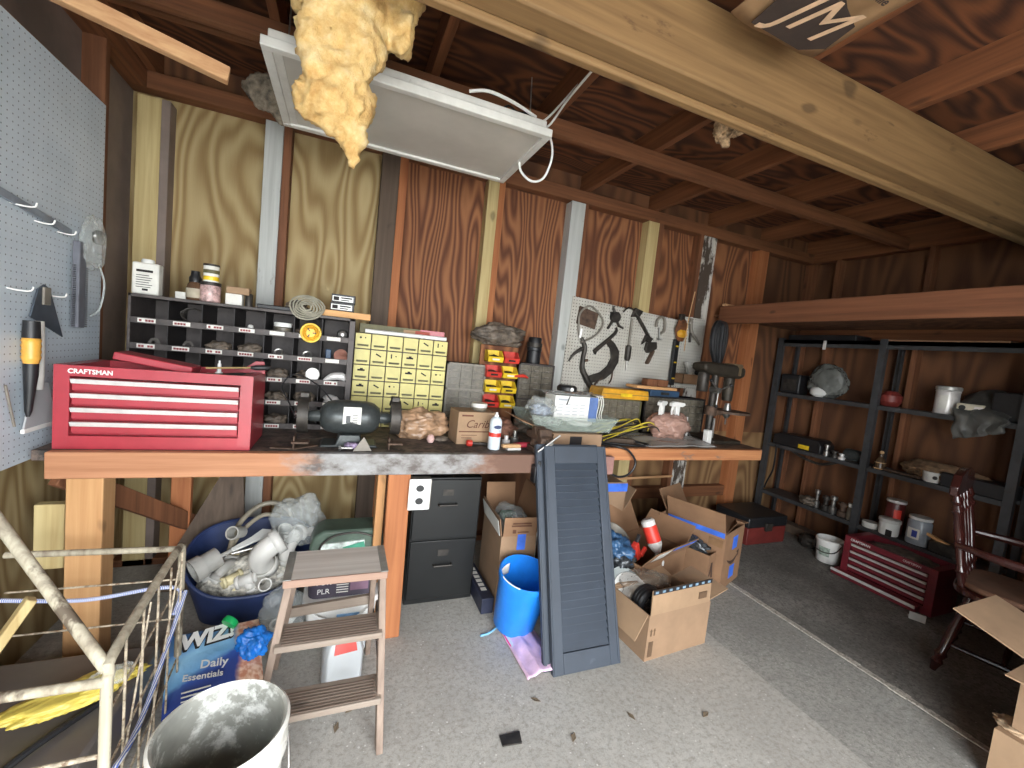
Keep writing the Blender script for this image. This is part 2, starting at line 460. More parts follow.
M['clear'] = clear('clear_plastic', (228, 236, 234), .42)
M['film'] = clear('crumpled_clear_film', (226, 232, 230), .26, .10, .8, 40)
M['pinkfilm'] = clear('pinkish_plastic_film', (196, 156, 140), .6, .15, .8, 40)
M['blue'] = plain('bright_blue_plastic', (32, 128, 226), .35, 0, .05)
M['tape'] = plain('blue_masking_tape', (62, 110, 214), .6)
M['navy'] = plain('navy_plastic', (42, 56, 96), .5, 0, .08)
M['tan'] = plain('tan_leather', (196, 156, 112), .7)
M['brass'] = plain('brass_yellow_disc', (212, 160, 50), .4, .2)
M['copperdisc'] = plain('brown_abrasive_disc', (136, 92, 78), .8)
M['woodblock'] = lumber('raw_wood_block', (226, 178, 122), (196, 142, 92), 'X')
M['dirtytop'] = plain('greasy_bench_top', (92, 80, 72), .7, 0, .3, 9, .3, dirt=(56, 50, 48), dthr=.5)
M['benchtop2'] = plain('brown_bench_top', (122, 94, 74), .7, 0, .25, 9, .2, dirt=(76, 62, 54), dthr=.55)
M['bluecase'] = plain('dark_blue_case', (48, 72, 98), .5)
M['olive'] = plain('olive_paint', (96, 92, 62), .6)

def fascia_mat():
    t = NT('smeared_paint_fascia')
    c = t.n('ShaderNodeTexCoord'); sp = t.n('ShaderNodeSeparateXYZ'); t.l(c.outputs['Object'], sp.inputs[0])
    nz = t.noise(t.obj((1, 1, 2)), 5, 5, .65)
    x = t.math('ADD', sp.outputs['X'], t.math('MULTIPLY', t.math('SUBTRACT', nz, .5), .5))
    g = t.noise(t.obj(sc3('X', .35, 9.0)), 4, 4, .6)
    wood = t.ramp(g, [(.3, (186, 134, 98)), (.75, (150, 98, 66))])
    paint = t.ramp(t.noise(t.obj((1, 1, 1.6)), 9, 5, .7), [(.36, (92, 84, 80)), (.5, (136, 134, 132)), (.72, (160, 161, 162))])
    k = t.ramp(t.math('ADD', t.math('MULTIPLY', x, .5), .5), [(.40, (0, 0, 0, 1)), (.47, (1, 1, 1, 1)), (.82, (1, 1, 1, 1)), (.88, (0, 0, 0, 1))])
    dk = t.ramp(t.math('ADD', t.math('MULTIPLY', x, .5), .5), [(.80, (0, 0, 0, 1)), (.87, (1, 1, 1, 1))])
    cc = t.mix(k, wood, paint); cc = t.mix(dk, cc, (104, 76, 62))
    return t.fin(cc, .7)
M['fascia'] = fascia_mat()

# ------------------------------------------------------------------ workbenches
t = thing('workbench', 'long wooden workbench along the left of the back wall with paint-smeared front edge', 'workbench', (0, 2.5, 0))
b = MB(); b.box(-1.02, 1.14, -.48, -.22, .895, .935); b.box(-1.02, 1.14, -.218, .1, .895, .935); b.box(-1.02, 1.14, .102, .455, .895, .933)
b.build('top', M['dirtytop'], t, bev=.003)
b = MB(); b.box(-.965, 1.13, -.52, -.48, .838, .938); b.build('front_rail', M['fascia'], t, bev=.004)
b = MB(); b.box(-.925, -.815, -.475, -.375, 0, .895); b.build('leg', M['pine_x'] if False else lumber('new_pine_post', (200, 156, 108), (178, 130, 84)), t, bev=.004)
b = MB(); b.bar((.30, -.47, 0), (.29, -.47, .90), .04, .105, (1, 0, 0)); b.build('leg', M['orange'], t, bev=.004)
b = MB(); b.box(.20, .24, -.40, -.30, 0, .895); b.build('leg', lumber('pale_back_post', (206, 156, 104), (176, 124, 80)), t, bev=.004)
b = MB(); b.box(-.80, -.71, .18, .22, 0, .895); b.build('leg', M['orange'], t, bev=.004)
b = MB(); b.bar((-.72, .22, .35), (-.98, -.40, .82), .035, .085); b.build('brace', M['brown'], t, bev=.003)

t = thing('workbench', 'narrower brown workbench continuing to the right below the small pegboard', 'workbench', (2.0, 2.6, 0))
b = MB(); b.box(-.86, .95, -.42, -.1, .90, .935); b.box(-.86, 1.02, -.098, .355, .90, .935); b.build('top', M['benchtop2'], t, bev=.003)
b = MB(); b.box(-.86, .90, -.46, -.42, .862, .938); b.build('front_rail', M['orange_x'], t, bev=.004)
b = MB(); b.box(-.80, -.72, -.40, -.32, 0, .90); b.build('leg', M['brown'], t, bev=.003)
b = MB(); b.bar((-.30, .29, 0.0), (-.14, .32, .90), .04, .05); b.build('brace', M['brown'], t, bev=.003)

# ------------------------------------------------------------------ red tool chest on the bench
def tool_chest(label, loc, rz, w, d, h, extra_lip=False, group=None, brand='CRAFTSMAN', mat='red'):
    t = thing('tool_chest', label, 'tool chest', loc, rz, group)
    b = MB(); th = .012; f = .045
    b.box(-w / 2 + f, w / 2 - f, d - th, d - .0005, .0505, h - .0005); b.box(-w / 2, -w / 2 + f, 0, d, 0, h); b.box(w / 2 - f, w / 2, 0, d, 0, h)
    b.box(-w / 2 + f, w / 2 - f, .0005, d - .0005, .0, .05); b.box(-w / 2 + f, w / 2 - f, .0005, .02, h - .04, h - .0005); b.box(-w / 2 + f, w / 2 - f, .03, d - th, .0505, h - .06)
    b.build('body', M[mat], t)
    b = MB(); b.box(-w / 2 + .046, w / 2 - .046, .021, d - .0125, h - .0595, h - .05); b.build('tray_liner', M['black'], t)
    x0, x1 = -w / 2 + .05, w / 2 - .05; ph = (h - .10) / 4
    for k in range(4):
        z1 = h - .045 - k * ph
        dr = MB().box(x0, x1, .003, .06, z1 - ph + .006, z1 - .003).build('drawer', M[mat], t, bev=.002)
        b = MB(); b.prism([(-.012, z1 - .004), (.006, z1 - .004), (.006, z1 - .022), (-.004, z1 - .022)], x0, x1, 'YZ'); b.build('pull', M['silver'], dr, bev=.0015)
    if brand: text(brand, .024, M['white'], t, (-w / 2 + .105, -.001, h - .022), name='lettering', bold=.0006, sx=.95)
    if extra_lip:
        MB().box(-w / 2 - .03, w / 2 - .06, -.06, .04, .005, .045).build('open_drawer', M[mat], t, bev=.002)
        MB().box(-w / 2 - .03, w / 2 - .06, -.068, -.058, .03, .05).build('pull', M['silver'], t, bev=.002)
    return t
tool_chest('large red four-drawer tool chest on the left end of the workbench', (-.655, 2.035, .936), 0, .63, .30, .315)
# things lying in and on the open tray of the chest
t = thing('metal_case', 'flat red metal lid lying slantwise on top of the bench tool chest', 'lid', (-.70, 2.16, 1.26))
b = MB(); b.cbox((0, 0, .012), (.26, .12, .03), (0, .16, .0)); b.build('case', M['red'], t, bev=.004)
t = thing('pliers', 'black pliers lying beside the red lid on the bench tool chest', 'pliers', (-.52, 2.12, 1.205))
for s in (-1, 1):
    b = MB(); b.tube([(-.02 * s, 0, .03), (.04, .012 * s, .03), (.10, .03 * s, .035), (.16, .028 * s, .04)], [.006, .011, .012, .008], 8, smooth=3); b.build('handle', M['black'], t)
b = MB(); b.cbox((-.03, 0, .03), (.07, .028, .016)); b.build('jaw', M['darksteel'], t, bev=.003)
t = thing('screwdriver', 'long screwdriver with a tan shaft resting across the bench tool chest', 'screwdriver', (-.45, 2.16, 1.262))
MB().cyl((-.09, 0, 0), (.07, .03, .012), .004, seg=8).build('shaft', plain('tan_shaft', (170, 144, 96), .5), t)
MB().tube([(.07, .03, .012), (.09, .034, .013), (.14, .043, .017), (.15, .045, .018)], [.006, .012, .012, .005], 10).build('handle', M['black'], t)
t = thing('spark_plug', 'small white porcelain spark plug standing in the chest tray', 'spark plug', (-.50, 2.2, 1.21))
MB().lathe([(.010, 0), (.010, .02), (.014, .022), (.014, .034), (.008, .036), (.007, .07), (.004, .075), (.004, .085)], seg=12).build('body', M['white'], t)
t = thing('hinge_bracket', 'red sheet-metal lid bracket sticking up at the right of the chest tray', 'bracket', (-.39, 2.25, 1.245))
MB().prism([(-.05, 0), (.06, 0), (.055, .055), (.02, .055)], -.002, .002, 'XZ').build('plate', M['red'], t, bev=.001)
for k, (x, y, s) in enumerate([(-.62, 2.20, .03), (-.57, 2.24, .025), (-.47, 2.24, .03), (-.42, 2.14, .028)]):
    o = MB().tube([(0, 0, 0), (.03, .006, .004), (.06, .0, .0), (.09, .01, .003)], [.008, .01, .009, .012], 8, smooth=2).build('socket_wrench', M['steel' if k % 2 else 'darksteel'], None, (x, y, 1.217), (0, 0, k * 1.1))
    tag(o, ['dark wrench at the back of the chest tray under the red lid', 'shiny wrench in the chest tray beside the spark plug', 'dark wrench at the right rear of the chest tray', 'shiny wrench at the front right corner of the chest tray'][k], 'wrench', 'tools in the chest tray')

# ------------------------------------------------------------------ pigeonhole rack
PX0, PX1, PY0, PY1 = -.935, .052, 2.49, 2.78
t = thing('pigeonhole_rack', 'dark steel pigeonhole rack with white label strips on the back of the bench', 'storage rack', (0, 0, .935))
b = MB(); b.box(PX0, PX0 + .012, PY0, PY1, 0, .62); b.box(PX1 - .03, PX1, PY0, PY1, 0, .62); b.box(PX0, PX1, PY1 - .01, PY1, 0, .62)
b.box(PX0, PX1, PY0, PY1, .605, .62); b.build('frame', M['cab'], t, bev=.002)
LZ = [.0, .125, .245, .365, .485]
cw = (PX1 - .03 - PX0 - .012) / 7
for z in LZ:
    b = MB(); b.box(PX0 + .012, PX1 - .03, PY0 + .004, PY1 - .01, z, z + .006); b.box(PX0 + .012, PX1 - .03, PY0 + .001, PY0 + .005, z, z + .028)
    sh = b.build('shelf', M['cab'], t)
    for k in range(7):
        x = PX0 + .012 + cw * (k + .45)
        b = MB(); b.box(x - .034, x + .034, PY0 - .0015, PY0 + .001, z + .005, z + .024); b.m = 1; zi = LZ.index(z)
        if (zi, k) not in ((4, 4), (4, 5), (4, 6), (3, 6), (1, 6)):
            for q in range(5):
                if (q + k * 3 + zi) % 6 != 5: b.box(x - .028 + q * .0115, x - .028 + q * .0115 + .0095, PY0 - .0022, PY0 - .0015, z + .0085, z + .019)
        b.build('label', [M['paper'], bpy.data.materials.get('dull_red_print') or plain('dull_red_print', (132, 62, 66), .8)], sh, smooth=False)
for k in range(1, 7):
    x = PX0 + .012 + cw * k
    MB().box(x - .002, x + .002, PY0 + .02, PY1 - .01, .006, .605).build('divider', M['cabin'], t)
def cellxz(r, k, dx=0.0): return PX0 + .012 + cw * (k + .5) + dx, .935 + [.485, .365, .245, .125, 0][r] + .006
hard = []
rows = ['top row', 'second row', 'third row', 'fourth row', 'bottom row']
nth = ['leftmost', 'second', 'third', 'fourth', 'fifth', 'sixth', 'rightmost']
def holder(r, k): return "in %s compartment, %s of the dark rack" % (nth[k], rows[r])
for r, k, kind in [(0, 1, 'coil'), (1, 1, 'nut'), (1, 2, 'lump'), (1, 3, 'lump'), (1, 4, 'ring'), (0, 3, 'knob'), (0, 5, 'lump'), (1, 5, 'ring'), (2, 5, 'lump'), (2, 4, 'lump'), (3, 4, 'lump'), (3, 6, 'bright'), (3, 5, 'lump'), (4, 4, 'lump'), (4, 5, 'nut'), (2, 3, 'lump'), (1, 0, 'nut'), (3, 3, 'nut')]:
    x, z = cellxz(r, k); y = PY0 + .07
    if kind == 'lump':
        o = MB().blob((0, 0, .03), (.10, .09, .06), .5, 3.5, 3, r * 7 + k).build('hardware_bag', M['dust'], None, (x, y, z)); c = 'bag of hardware'; L = 'dusty bag of small hardware '
    elif kind == 'nut':
        o = MB().lathe([(.012, 0), (.024, 0), (.024, .02), (.012, .02)], seg=6, caps=False).build('hex_nut', M['darksteel'], None, (x, y, z + .022), (PI / 2 - .2, 0, .4)); c = 'nut'; L = 'large dark hex nut '
    elif kind == 'ring':
        o = MB().tube([(.02 * math.cos(a), 0, .02 * math.sin(a)) for a in [q * PI / 6 for q in range(12)]], .007, 8, True).build('steel_ring', M['steel'], None, (x, y - .03, z + .028), (.3, 0, .3)); c = 'ring'; L = 'small steel ring '
    elif kind == 'coil':
        o = MB().tube([((.045 + .006 * math.sin(q * 1.9)) * math.cos(q * .7), .012 * math.sin(q * 1.1), .045 + .036 * math.sin(q * .7)) for q in range(28)], .004, 6, smooth=2).build('wire_coil', M['darksteel'], None, (x + .02, y, z + .008)); c = 'wire'; L = 'tangled coil of dark wire '
    elif kind == 'knob':
        o = MB().lathe([(.008, 0), (.008, .02), (.014, .024), (.012, .036), (.004, .04)], seg=12)  .build('white_knob', M['white'], None, (x, PY0 + .05, z)); c = 'knob'; L = 'small white knob '  # white knob standing in its compartment
    else:
        o = MB().blob((0, 0, .028), (.075, .06, .05), .5, 3, 3, 4).build('foil_packet', M['silver'], None, (x, y, z)); c = 'packet'; L = 'crumpled shiny foil packet '
    tag(o, L + holder(r, k), c, 'hardware in the pigeonholes')
def put(name, label, cat, mb, mat, loc, rot=None, group=None, **kw):
    o = mb.build(name, mat, None, loc, rot, **kw); return tag(o, label, cat, group)
x, z = cellxz(0, 4)
t = thing('jar', 'short jar with white lid in the fifth compartment of the top row of the rack', 'jar', (x + .01, PY0 + .08, z))
MB().lathe([(.04, 0), (.042, .004), (.042, .04), (.036, .045)], seg=20).build('glass', M['smoke'], t); MB().lathe([(.042, .045), (.043, .047), (.043, .066), (.04, .068)], seg=20).build('lid', M['white'], t)
t = thing('pulley', 'yellow ribbed disc hung on the front lip of the pigeonhole rack', 'disc', (-.165, PY0 - .014, 1.455), rot=(PI / 2, 0, 0))
MB().lathe([(.012, -.006), (.05, -.006), (.052, 0), (.046, .004), (.04, .002), (.034, .006), (.028, .002), (.022, .007), (.0, .007)], seg=28).build('disc', M['brass'], t)
MB().tube([(.047 * math.cos(q * PI / 10), .047 * math.sin(q * PI / 10), .004) for q in range(20)], .005, 6, True).build('rim', M['ybin'], t)
for q in range(3): MB().cbox((.018 * math.cos(q * 2.1), .018 * math.sin(q * 2.1), .008), (.016, .006, .004), (0, 0, q * 2.1)).build('slot', M['darksteel'], t)
put('steel_knob', 'round bright steel ball knob in the rightmost top compartment of the rack', 'knob', MB().lathe([(.0, -.03), (.02, -.026), (.03, 0), (.022, .022), (.008, .03), (.008, .036)], seg=20), M['steel'], (-.01, PY0 + .05, 1.462), (PI / 2, 0, 0))  # knob of bright steel
put('sanding_disc', 'round brown split disc at the right of the second row of the rack', 'disc', MB().prism([(.037 * math.cos(a), .037 * math.sin(a)) for a in [q * PI / 14 for q in range(29)]], -.006, .006, 'XY'), M['copperdisc'], (-.01, PY0 + .02, 1.345), (PI / 2 - .1, 0, 0), bev=.001)
t = thing('bottle_cap', 'white round cap with dark centre facing out of the third row of the rack', 'cap', (-.145, PY0 + .03, 1.232), rot=(PI / 2 - .15, 0, 0))  # bottle cap turned face out
MB().lathe([(.018, .0), (.034, 0), (.036, .006), (.034, .014), (.018, .012)], seg=24).build('rim', M['white'], t); MB().lathe([(.018, .003), (.018, .008), (.0, .008)], seg=16).build('centre', M['darksteel'], t)
put('steel_ladle', 'curved shiny metal scoop in the rightmost compartment of the third row', 'scoop', MB().tube([(-.07, 0, .01), (-.03, 0, .035), (.02, 0, .04), (.06, 0, .012)], [.008, .02, .024, .01], 12, smooth=4), M['silver'], (-.02, PY0 + .04, 1.19))
put('black_bottle', 'dark squared bottle at the right of the second row of the rack', 'bottle', MB().box(-.014, .014, -.014, .014, 0, .07), M['bluecase'], (-.075, PY0 + .06, 1.306), bev=.004)

# things on top of the pigeonhole rack
TZ = 1.556
t = thing('solvent_can', 'white rectangular solvent can on the left end of the pigeonhole rack', 'can', (-.895, 2.58, TZ))
MB().box(-.052, .052, -.03, .03, 0, .15).build('can', M['paper'], t, bev=.008); MB().lathe([(.025, .15), (.026, .16), (.022, .168), (.0, .168)], seg=18).build('cap', M['white'], t)
b = MB(); b.box(-.034, .030, -.0312, -.0302, .105, .116)
for q in range(6): b.box(-.034, -.034 + .05 + .012 * ((q * 5) % 3) / 2, -.0312, -.0302, .088 - q * .011, .091 - q * .011)
b.box(-.01, .012, -.0312, -.0302, .018, .028); b.build('printed_label', M['ink'], t)
for (x, y, w, h, lab) in [(-.765, 2.60, .045, .035, 'tiny grey carton beside the brown bottle on the rack'), (-.745, 2.66, .03, .07, 'small white box standing behind the tiny grey carton on the rack')]:
    put('small_box', lab, 'box', MB().box(-w / 2, w / 2, -.015, .015, 0, h), M['paper'], (x, y, TZ), bev=.002)
t = thing('bottle', 'brown bottle with dark cap and pale label on the pigeonhole rack', 'bottle', (-.705, 2.58, TZ))
MB().lathe([(.034, 0), (.036, .004), (.036, .06), (.03, .08), (.022, .09), (.022, .115)], seg=20).build('bottle', plain('amber_brown_glass', (94, 70, 52), .2), t)
MB().lathe([(.026, .09), (.027, .11), (.02, .122), (.018, .145), (.0, .146)], seg=16).build('cap', M['black'], t)
MB().lathe([(.0366, .012), (.0366, .058)], seg=20, caps=False).build('label', plain('stained_label', (170, 160, 140), .7), t)
t = thing('jar', 'squat jar with red and white label under the yellow tin on the rack', 'jar', (-.635, 2.56, TZ))
MB().lathe([(.04, 0), (.043, .004), (.043, .078), (.04, .082)], seg=22).build('jar', plain('pink_label_jar', (176, 146, 142), .4, 0, .35, 40), t); MB().lathe([(.044, .082), (.044, .098), (.0, .098)], seg=22).build('lid', M['darksteel'], t)
t = thing('tin', 'small yellow-labelled tin stacked on the squat jar', 'tin', (-.635, 2.56, TZ + .0985))
MB().lathe([(.032, 0), (.033, .002), (.033, .078), (.032, .08), (.0, .08)], seg=20).build('tin', M['paper'], t); MB().lathe([(.0336, .008), (.0336, .028)], seg=20, caps=False).build('yellow_band', M['ybin'], t); MB().lathe([(.0336, .042), (.0336, .06)], seg=20, caps=False).build('dark_band', M['olive'], t)
MB().lathe([(.035, .078), (.035, .088), (.0, .088)], seg=20).build('lid', M['darksteel'], t)
put('carton', 'small white carton under the tan box on the rack', 'box', MB().box(-.036, .036, -.025, .025, 0, .055), M['paper'], (-.53, 2.56, TZ), bev=.002)
put('tan_box', 'tan box lying on top of the small white carton', 'box', MB().box(-.05, .05, -.03, .03, 0, .035), M['kraft3'], (-.515, 2.565, TZ + .0555), bev=.003)
put('dark_tin', 'little dark tin beside the white carton on the rack', 'tin', MB().lathe([(.018, 0), (.018, .06), (.014, .066), (.0, .066)], seg=14), M['darksteel'], (-.468, 2.56, TZ))
put('flat_case', 'flat black case lying along the top of the rack before the white stud', 'case', MB().box(-.13, .13, -.05, .05, 0, .022), M['black'], (-.30, 2.60, TZ), bev=.004)
t = thing('wire_bundle', 'round coil of grey wire leaning on the top front edge of the rack', 'wire coil', (-.19, 2.49, 1.585), rot=(-.25, 0, 0))
for q in range(6):
    rr = .082 - .012 * q
    MB().tube([((rr + .004 * math.sin(a * 3 + q)) * math.cos(a), .008 * math.sin(a * 2 + q) - .003 * q, (rr * .78) * math.sin(a)) for a in [k * PI / 10 for k in range(20)]], .0045, 6, True).build('loop', plain('grey_wire', (150, 146, 130), .5) if q == 0 else bpy.data.materials['grey_wire'], t)
put('dark_clod', 'dark fuzzy clump behind the wire coil on the rack', 'clump', MB().blob((0, 0, .03), (.10, .08, .07), .5, 4, 3, 21), M['dust'], (-.25, 2.60, TZ))
put('wood_block', 'raw wood block lying on the right end of the rack under the black boxes', 'wood block', MB().box(-.12, .13, -.045, .045, 0, .034), M['woodblock'], (0.0, 2.56, TZ), (0, 0, -.03), bev=.003)
for q in range(2):
    t = thing('battery_box', ['lower black and white printed box on the wood block', 'upper black and white printed box on the wood block'][q], 'box', (-.02 + .004 * q, 2.555, TZ + .0345 + .045 * q), -.04, 'black and white boxes on the wood block')
    MB().box(-.06, .06, -.04, .04, 0, .044).build('box', M['black'], t, bev=.002)
    b = MB(); b.box(-.056, .05, -.0412, -.0403, .006, .034); b.build('label', M['white'], t)
    b = MB(); b.box(-.05, -.022, -.042, -.0413, .010, .030); b.box(-.012, .044, -.042, -.0413, .022, .029); b.box(-.012, .03, -.042, -.0413, .011, .016); b.build('printed_words', M['ink'], t)

# ------------------------------------------------------------------ yellow drawer cabinet
t = thing('drawer_cabinet', 'steel cabinet of small pale yellow drawers beside the pigeonhole rack', 'drawer cabinet', (0, 2.6, .936))
CX0, CX1, CH = .057, .60, .55
b = MB(); b.box(CX0, CX1, .012, .20, 0, CH); b.build('body', M['cab'], t, bev=.002)
rowh = CH / 6; colw = (CX1 - CX0) / 6
for r in range(6):
    for c in range(6):
        x0 = CX0 + c * colw + .003; x1 = CX0 + (c + 1) * colw - .003; z0 = r * rowh + .003; z1 = (r + 1) * rowh - .003
        d = MB().box(x0, x1, -.004, .014, z0, z1).build('drawer', M['yellow'], t, bev=.0015)
        b = MB(); xm = (x0 + x1) / 2; b.tube([(xm - .03, -.004, z0 + .022), (xm - .03, -.013, z0 + .018), (xm + .03, -.013, z0 + .018), (xm + .03, -.004, z0 + .022)], .0016, 6)
        b.box(xm - .029, xm + .029, -.0052, -.0042, z0 + .012, z0 + .024)
        b.build('handle', M['olive'], d, smooth=False)
        k = (r * 7 + c * 5) % 11
        if k in (0, 2, 3, 5, 8, 10):
            b = MB()
            if k in (0, 8): b.cbox((xm, -.0048, z1 - .028), (.034, .001, .008), (0, .5, 0))
            elif k in (2,): b.lathe([(.006, -.001), (.006, .001)], (xm - .014, -.0046, z1 - .024), 10, Matrix.Rotation(PI / 2, 4, 'X')); b.lathe([(.004, -.001), (.004, .001)], (xm + .012, -.0046, z1 - .024), 10, Matrix.Rotation(PI / 2, 4, 'X'))
            elif k in (3, 10): b.box(xm - .02, xm + .02, -.0052, -.0042, z1 - .034, z1 - .024); b.box(xm - .006, xm + .01, -.0052, -.0042, z1 - .024, z1 - .017)
            else: b.box(xm - .02, xm - .013, -.0052, -.0042, z1 - .04, z1 - .014); b.lathe([(.004, -.001), (.004, .001)], (xm + .01, -.0046, z1 - .026), 10, Matrix.Rotation(PI / 2, 4, 'X'))
            b.build('sample', M['ink'], d)
t = thing('level_box', 'long flat brown box with a red end lying on the yellow drawer cabinet', 'box', (.33, 2.69, .936 + CH + .0005))
b = MB(); b.box(-.25, .10, -.05, .06, 0, .055); b.m = 1; b.box(.10, .25, -.05, .06, 0, .055); b.m = 2; b.box(0.0, .07, -.0512, -.05, .012, .045)
b.m = 3; b.box(.07, .16, -.0512, -.05, .012, .045); b.build('box', [M['olive'], M['red'], M['kraft3'], plain('faded_red_print', (150, 74, 62), .8)], t, bev=.002)
put('fluorescent_tube', 'white tube lying along the front of the yellow drawer cabinet top', 'tube', MB().cyl((-.24, 0, .013), (.24, 0, .013), .012, seg=14), M['white'], (.35, 2.62, .936 + CH + .0005))

# grey small-parts cabinets
def parts_cabinet(label, loc, w, d, h, cols, rws, split=None, mat='greycab'):
    t = thing('parts_cabinet', label, 'parts cabinet', loc, 0, 'small parts cabinets on the benches')
    b = MB(); b.box(-w / 2, w / 2, .006, d, 0, h); f = .012
    b.box(-w / 2, -w / 2 + f, -.006, d, 0, h); b.box(w / 2 - f, w / 2, -.006, d, 0, h); b.box(-w / 2, w / 2, -.006, d, h - f, h); b.box(-w / 2, w / 2, -.006, d, 0, f)
    if split: b.box(-w / 2, w / 2, -.006, d, split, split + f)
    b.build('body', M[mat], t)
    cw_ = (w - 2 * f) / cols; rh = (h - 2 * f) / rws
    for r in range(rws):
        for c in range(cols):
            x0 = -w / 2 + f + c * cw_ + .002; z0 = f + r * rh + .002
            d_ = MB().box(x0, x0 + cw_ - .004, -.003, .008, z0, z0 + rh - .004).build('drawer', M['smoke'], t)
            if w > .2: MB().box(x0 + cw_ * .3, x0 + cw_ * .65, -.008, -.003, z0 + .003, z0 + .009).build('tab', M['greycab'], d_)
    return t
parts_cabinet('grey parts cabinet with smoky drawers right of the yellow cabinet', (.775, 2.74, .936), .27, .15, .42, 3, 9, .24)
parts_cabinet('dark parts cabinet below the black jar beside the colored bins', (1.29, 2.74, .936), .28, .15, .46, 3, 10, .2, 'cab')

# ------------------------------------------------------------------ coloured bins on their board
t = thing('bin_board', 'brown upright board that carries the red and yellow bins', 'board', (1.02, 2.79, .936))
MB().box(-.145, .135, 0, .02, 0, .56).build('board', M['ply_r2'], t, bev=.002)
for r in range(4):
    MB().box(-.13, .12, -.008, 0, .50 - r * .103, .515 - r * .103).build('rail', M['brown_x'], t)
binl = {(0, 0): ('ybin', 'yellow bin at the upper left of the bin board'), (0, 1): ('rbin', 'red bin at the upper right of the bin board'), (1, 0): ('rbin', 'red bin under the upper left yellow bin'), (1, 1): ('ybin', 'yellow bin under the upper right red bin'),
        (2, 0): ('ybin', 'yellow bin directly above the lower left red bin'), (2, 1): ('ybin', 'yellow bin of the third row right on the board'), (3, 0): ('rbin', 'red bin at the lower left of the bin board'), (3, 1): ('ybin', 'yellow bin at the lower right of the bin board')}
for (r, c), (m, lab) in binl.items():
    t = thing('hanging_bin', lab, 'bin', (.955 + .118 * c, 2.778, 1.385 - r * .103), 0, 'red and yellow hanging bins')
    w, d, h, e = .108, .085, .078, .004
    b = MB(); b.box(-w / 2, w / 2, -d, 0, 0, e); b.box(-w / 2, w / 2, -e, 0, 0, h)
    for s in (-1, 1): b.prism([(0, 0), (-d, 0), (-d - .01, .034), (-d * .55, h), (0, h)], s * w / 2 - (e if s > 0 else 0), s * w / 2 + (e if s < 0 else 0), 'YZ')
    b.prism([(-d, 0), (-d - .012, .036), (-d - .008, .036), (-d + e, 0)], -w / 2, w / 2, 'YZ')
    b.build('tray', M[m], t)
    b = MB(); b.cbox((0, -d - .009, .018), (.05, .002, .012), (.3, 0, 0)); b.build('label', M['ink'] if (r + c) % 2 else M['paper'], t)
    if (r, c) != (0, 1): MB().blob((0, -.04, .028), (.085, .06, .04), .45, 4, 2, r * 2 + c).build('hardware', M['darksteel'], t)
put('dusty_bag', 'crumpled dusty dark bag lying across the top of the colored bins', 'bag', MB().blob((0, 0, .07), (.37, .17, .16), .35, 3.2, 4, 3), M['dust'], (1.0, 2.80, 1.497))
t = thing('jar', 'tall black jar on the dark parts cabinet by the white stud', 'jar', (1.285, 2.81, 1.3965))
MB().lathe([(.05, 0), (.052, .01), (.05, .09), (.055, .095), (.055, .115), (.048, .12), (.048, .18), (.042, .19), (.0, .19)], seg=20).build('body', M['black'], t)
MB().lathe([(.056, .12), (.056, .15)], seg=20, caps=False).build('ridged_collar', M['darksteel'], t)
t = thing('valve', 'rusty red valve handle sticking out beside the yellow bin', 'valve', (1.135, 2.69, 1.30))
MB().tube([(-.03, 0, 0), (.03, -.01, .008), (.07, 0, -.004)], [.008, .012, .006], 8, smooth=3).build('lever', M['rbin'], t); MB().cyl((0, 0, 0), (0, .1, 0), .009, seg=10).build('stem', M['iron'], t)

# ------------------------------------------------------------------ bench grinder
t = thing('bench_grinder', 'grey double-wheel bench grinder with paper nameplate at the middle of the bench', 'bench grinder', (.055, 2.17, .936))
X = Matrix.Rotation(PI / 2, 4, 'Y')
MB().lathe([(.03, -.135), (.05, -.13), (.072, -.105), (.08, -.07), (.082, 0), (.08, .07), (.072, .105), (.05, .13), (.03, .135)], (0, 0, .135), 32, X).build('motor', M['grinder'], t)
MB().lathe([(.020, -.19), (.028, -.17), (.028, .17), (.020, .19)], (0, 0, .135), 16, X).build('shaft_housing', M['grinder'], t)
npl = MB().grid(5, 6, lambda u, v: Vector((-.04 + .08 * u, -.0835 * math.cos(.55 - 1.2 * v + .1), .135 + .0835 * math.sin(.55 - 1.2 * v + .1) + .02))).build('nameplate', M['paper'], t, (.005, 0, -.012))
b = MB()
for q in range(6): b.cbox((.018, -.0838, .158 - q * .008), (.024, .001, .003), (-.0, 0, 0))
b.cbox((-.012, -.0845, .138), (.02, .001, .034)); b.build('printing', plain('grey_print', (88, 90, 92), .7), t)
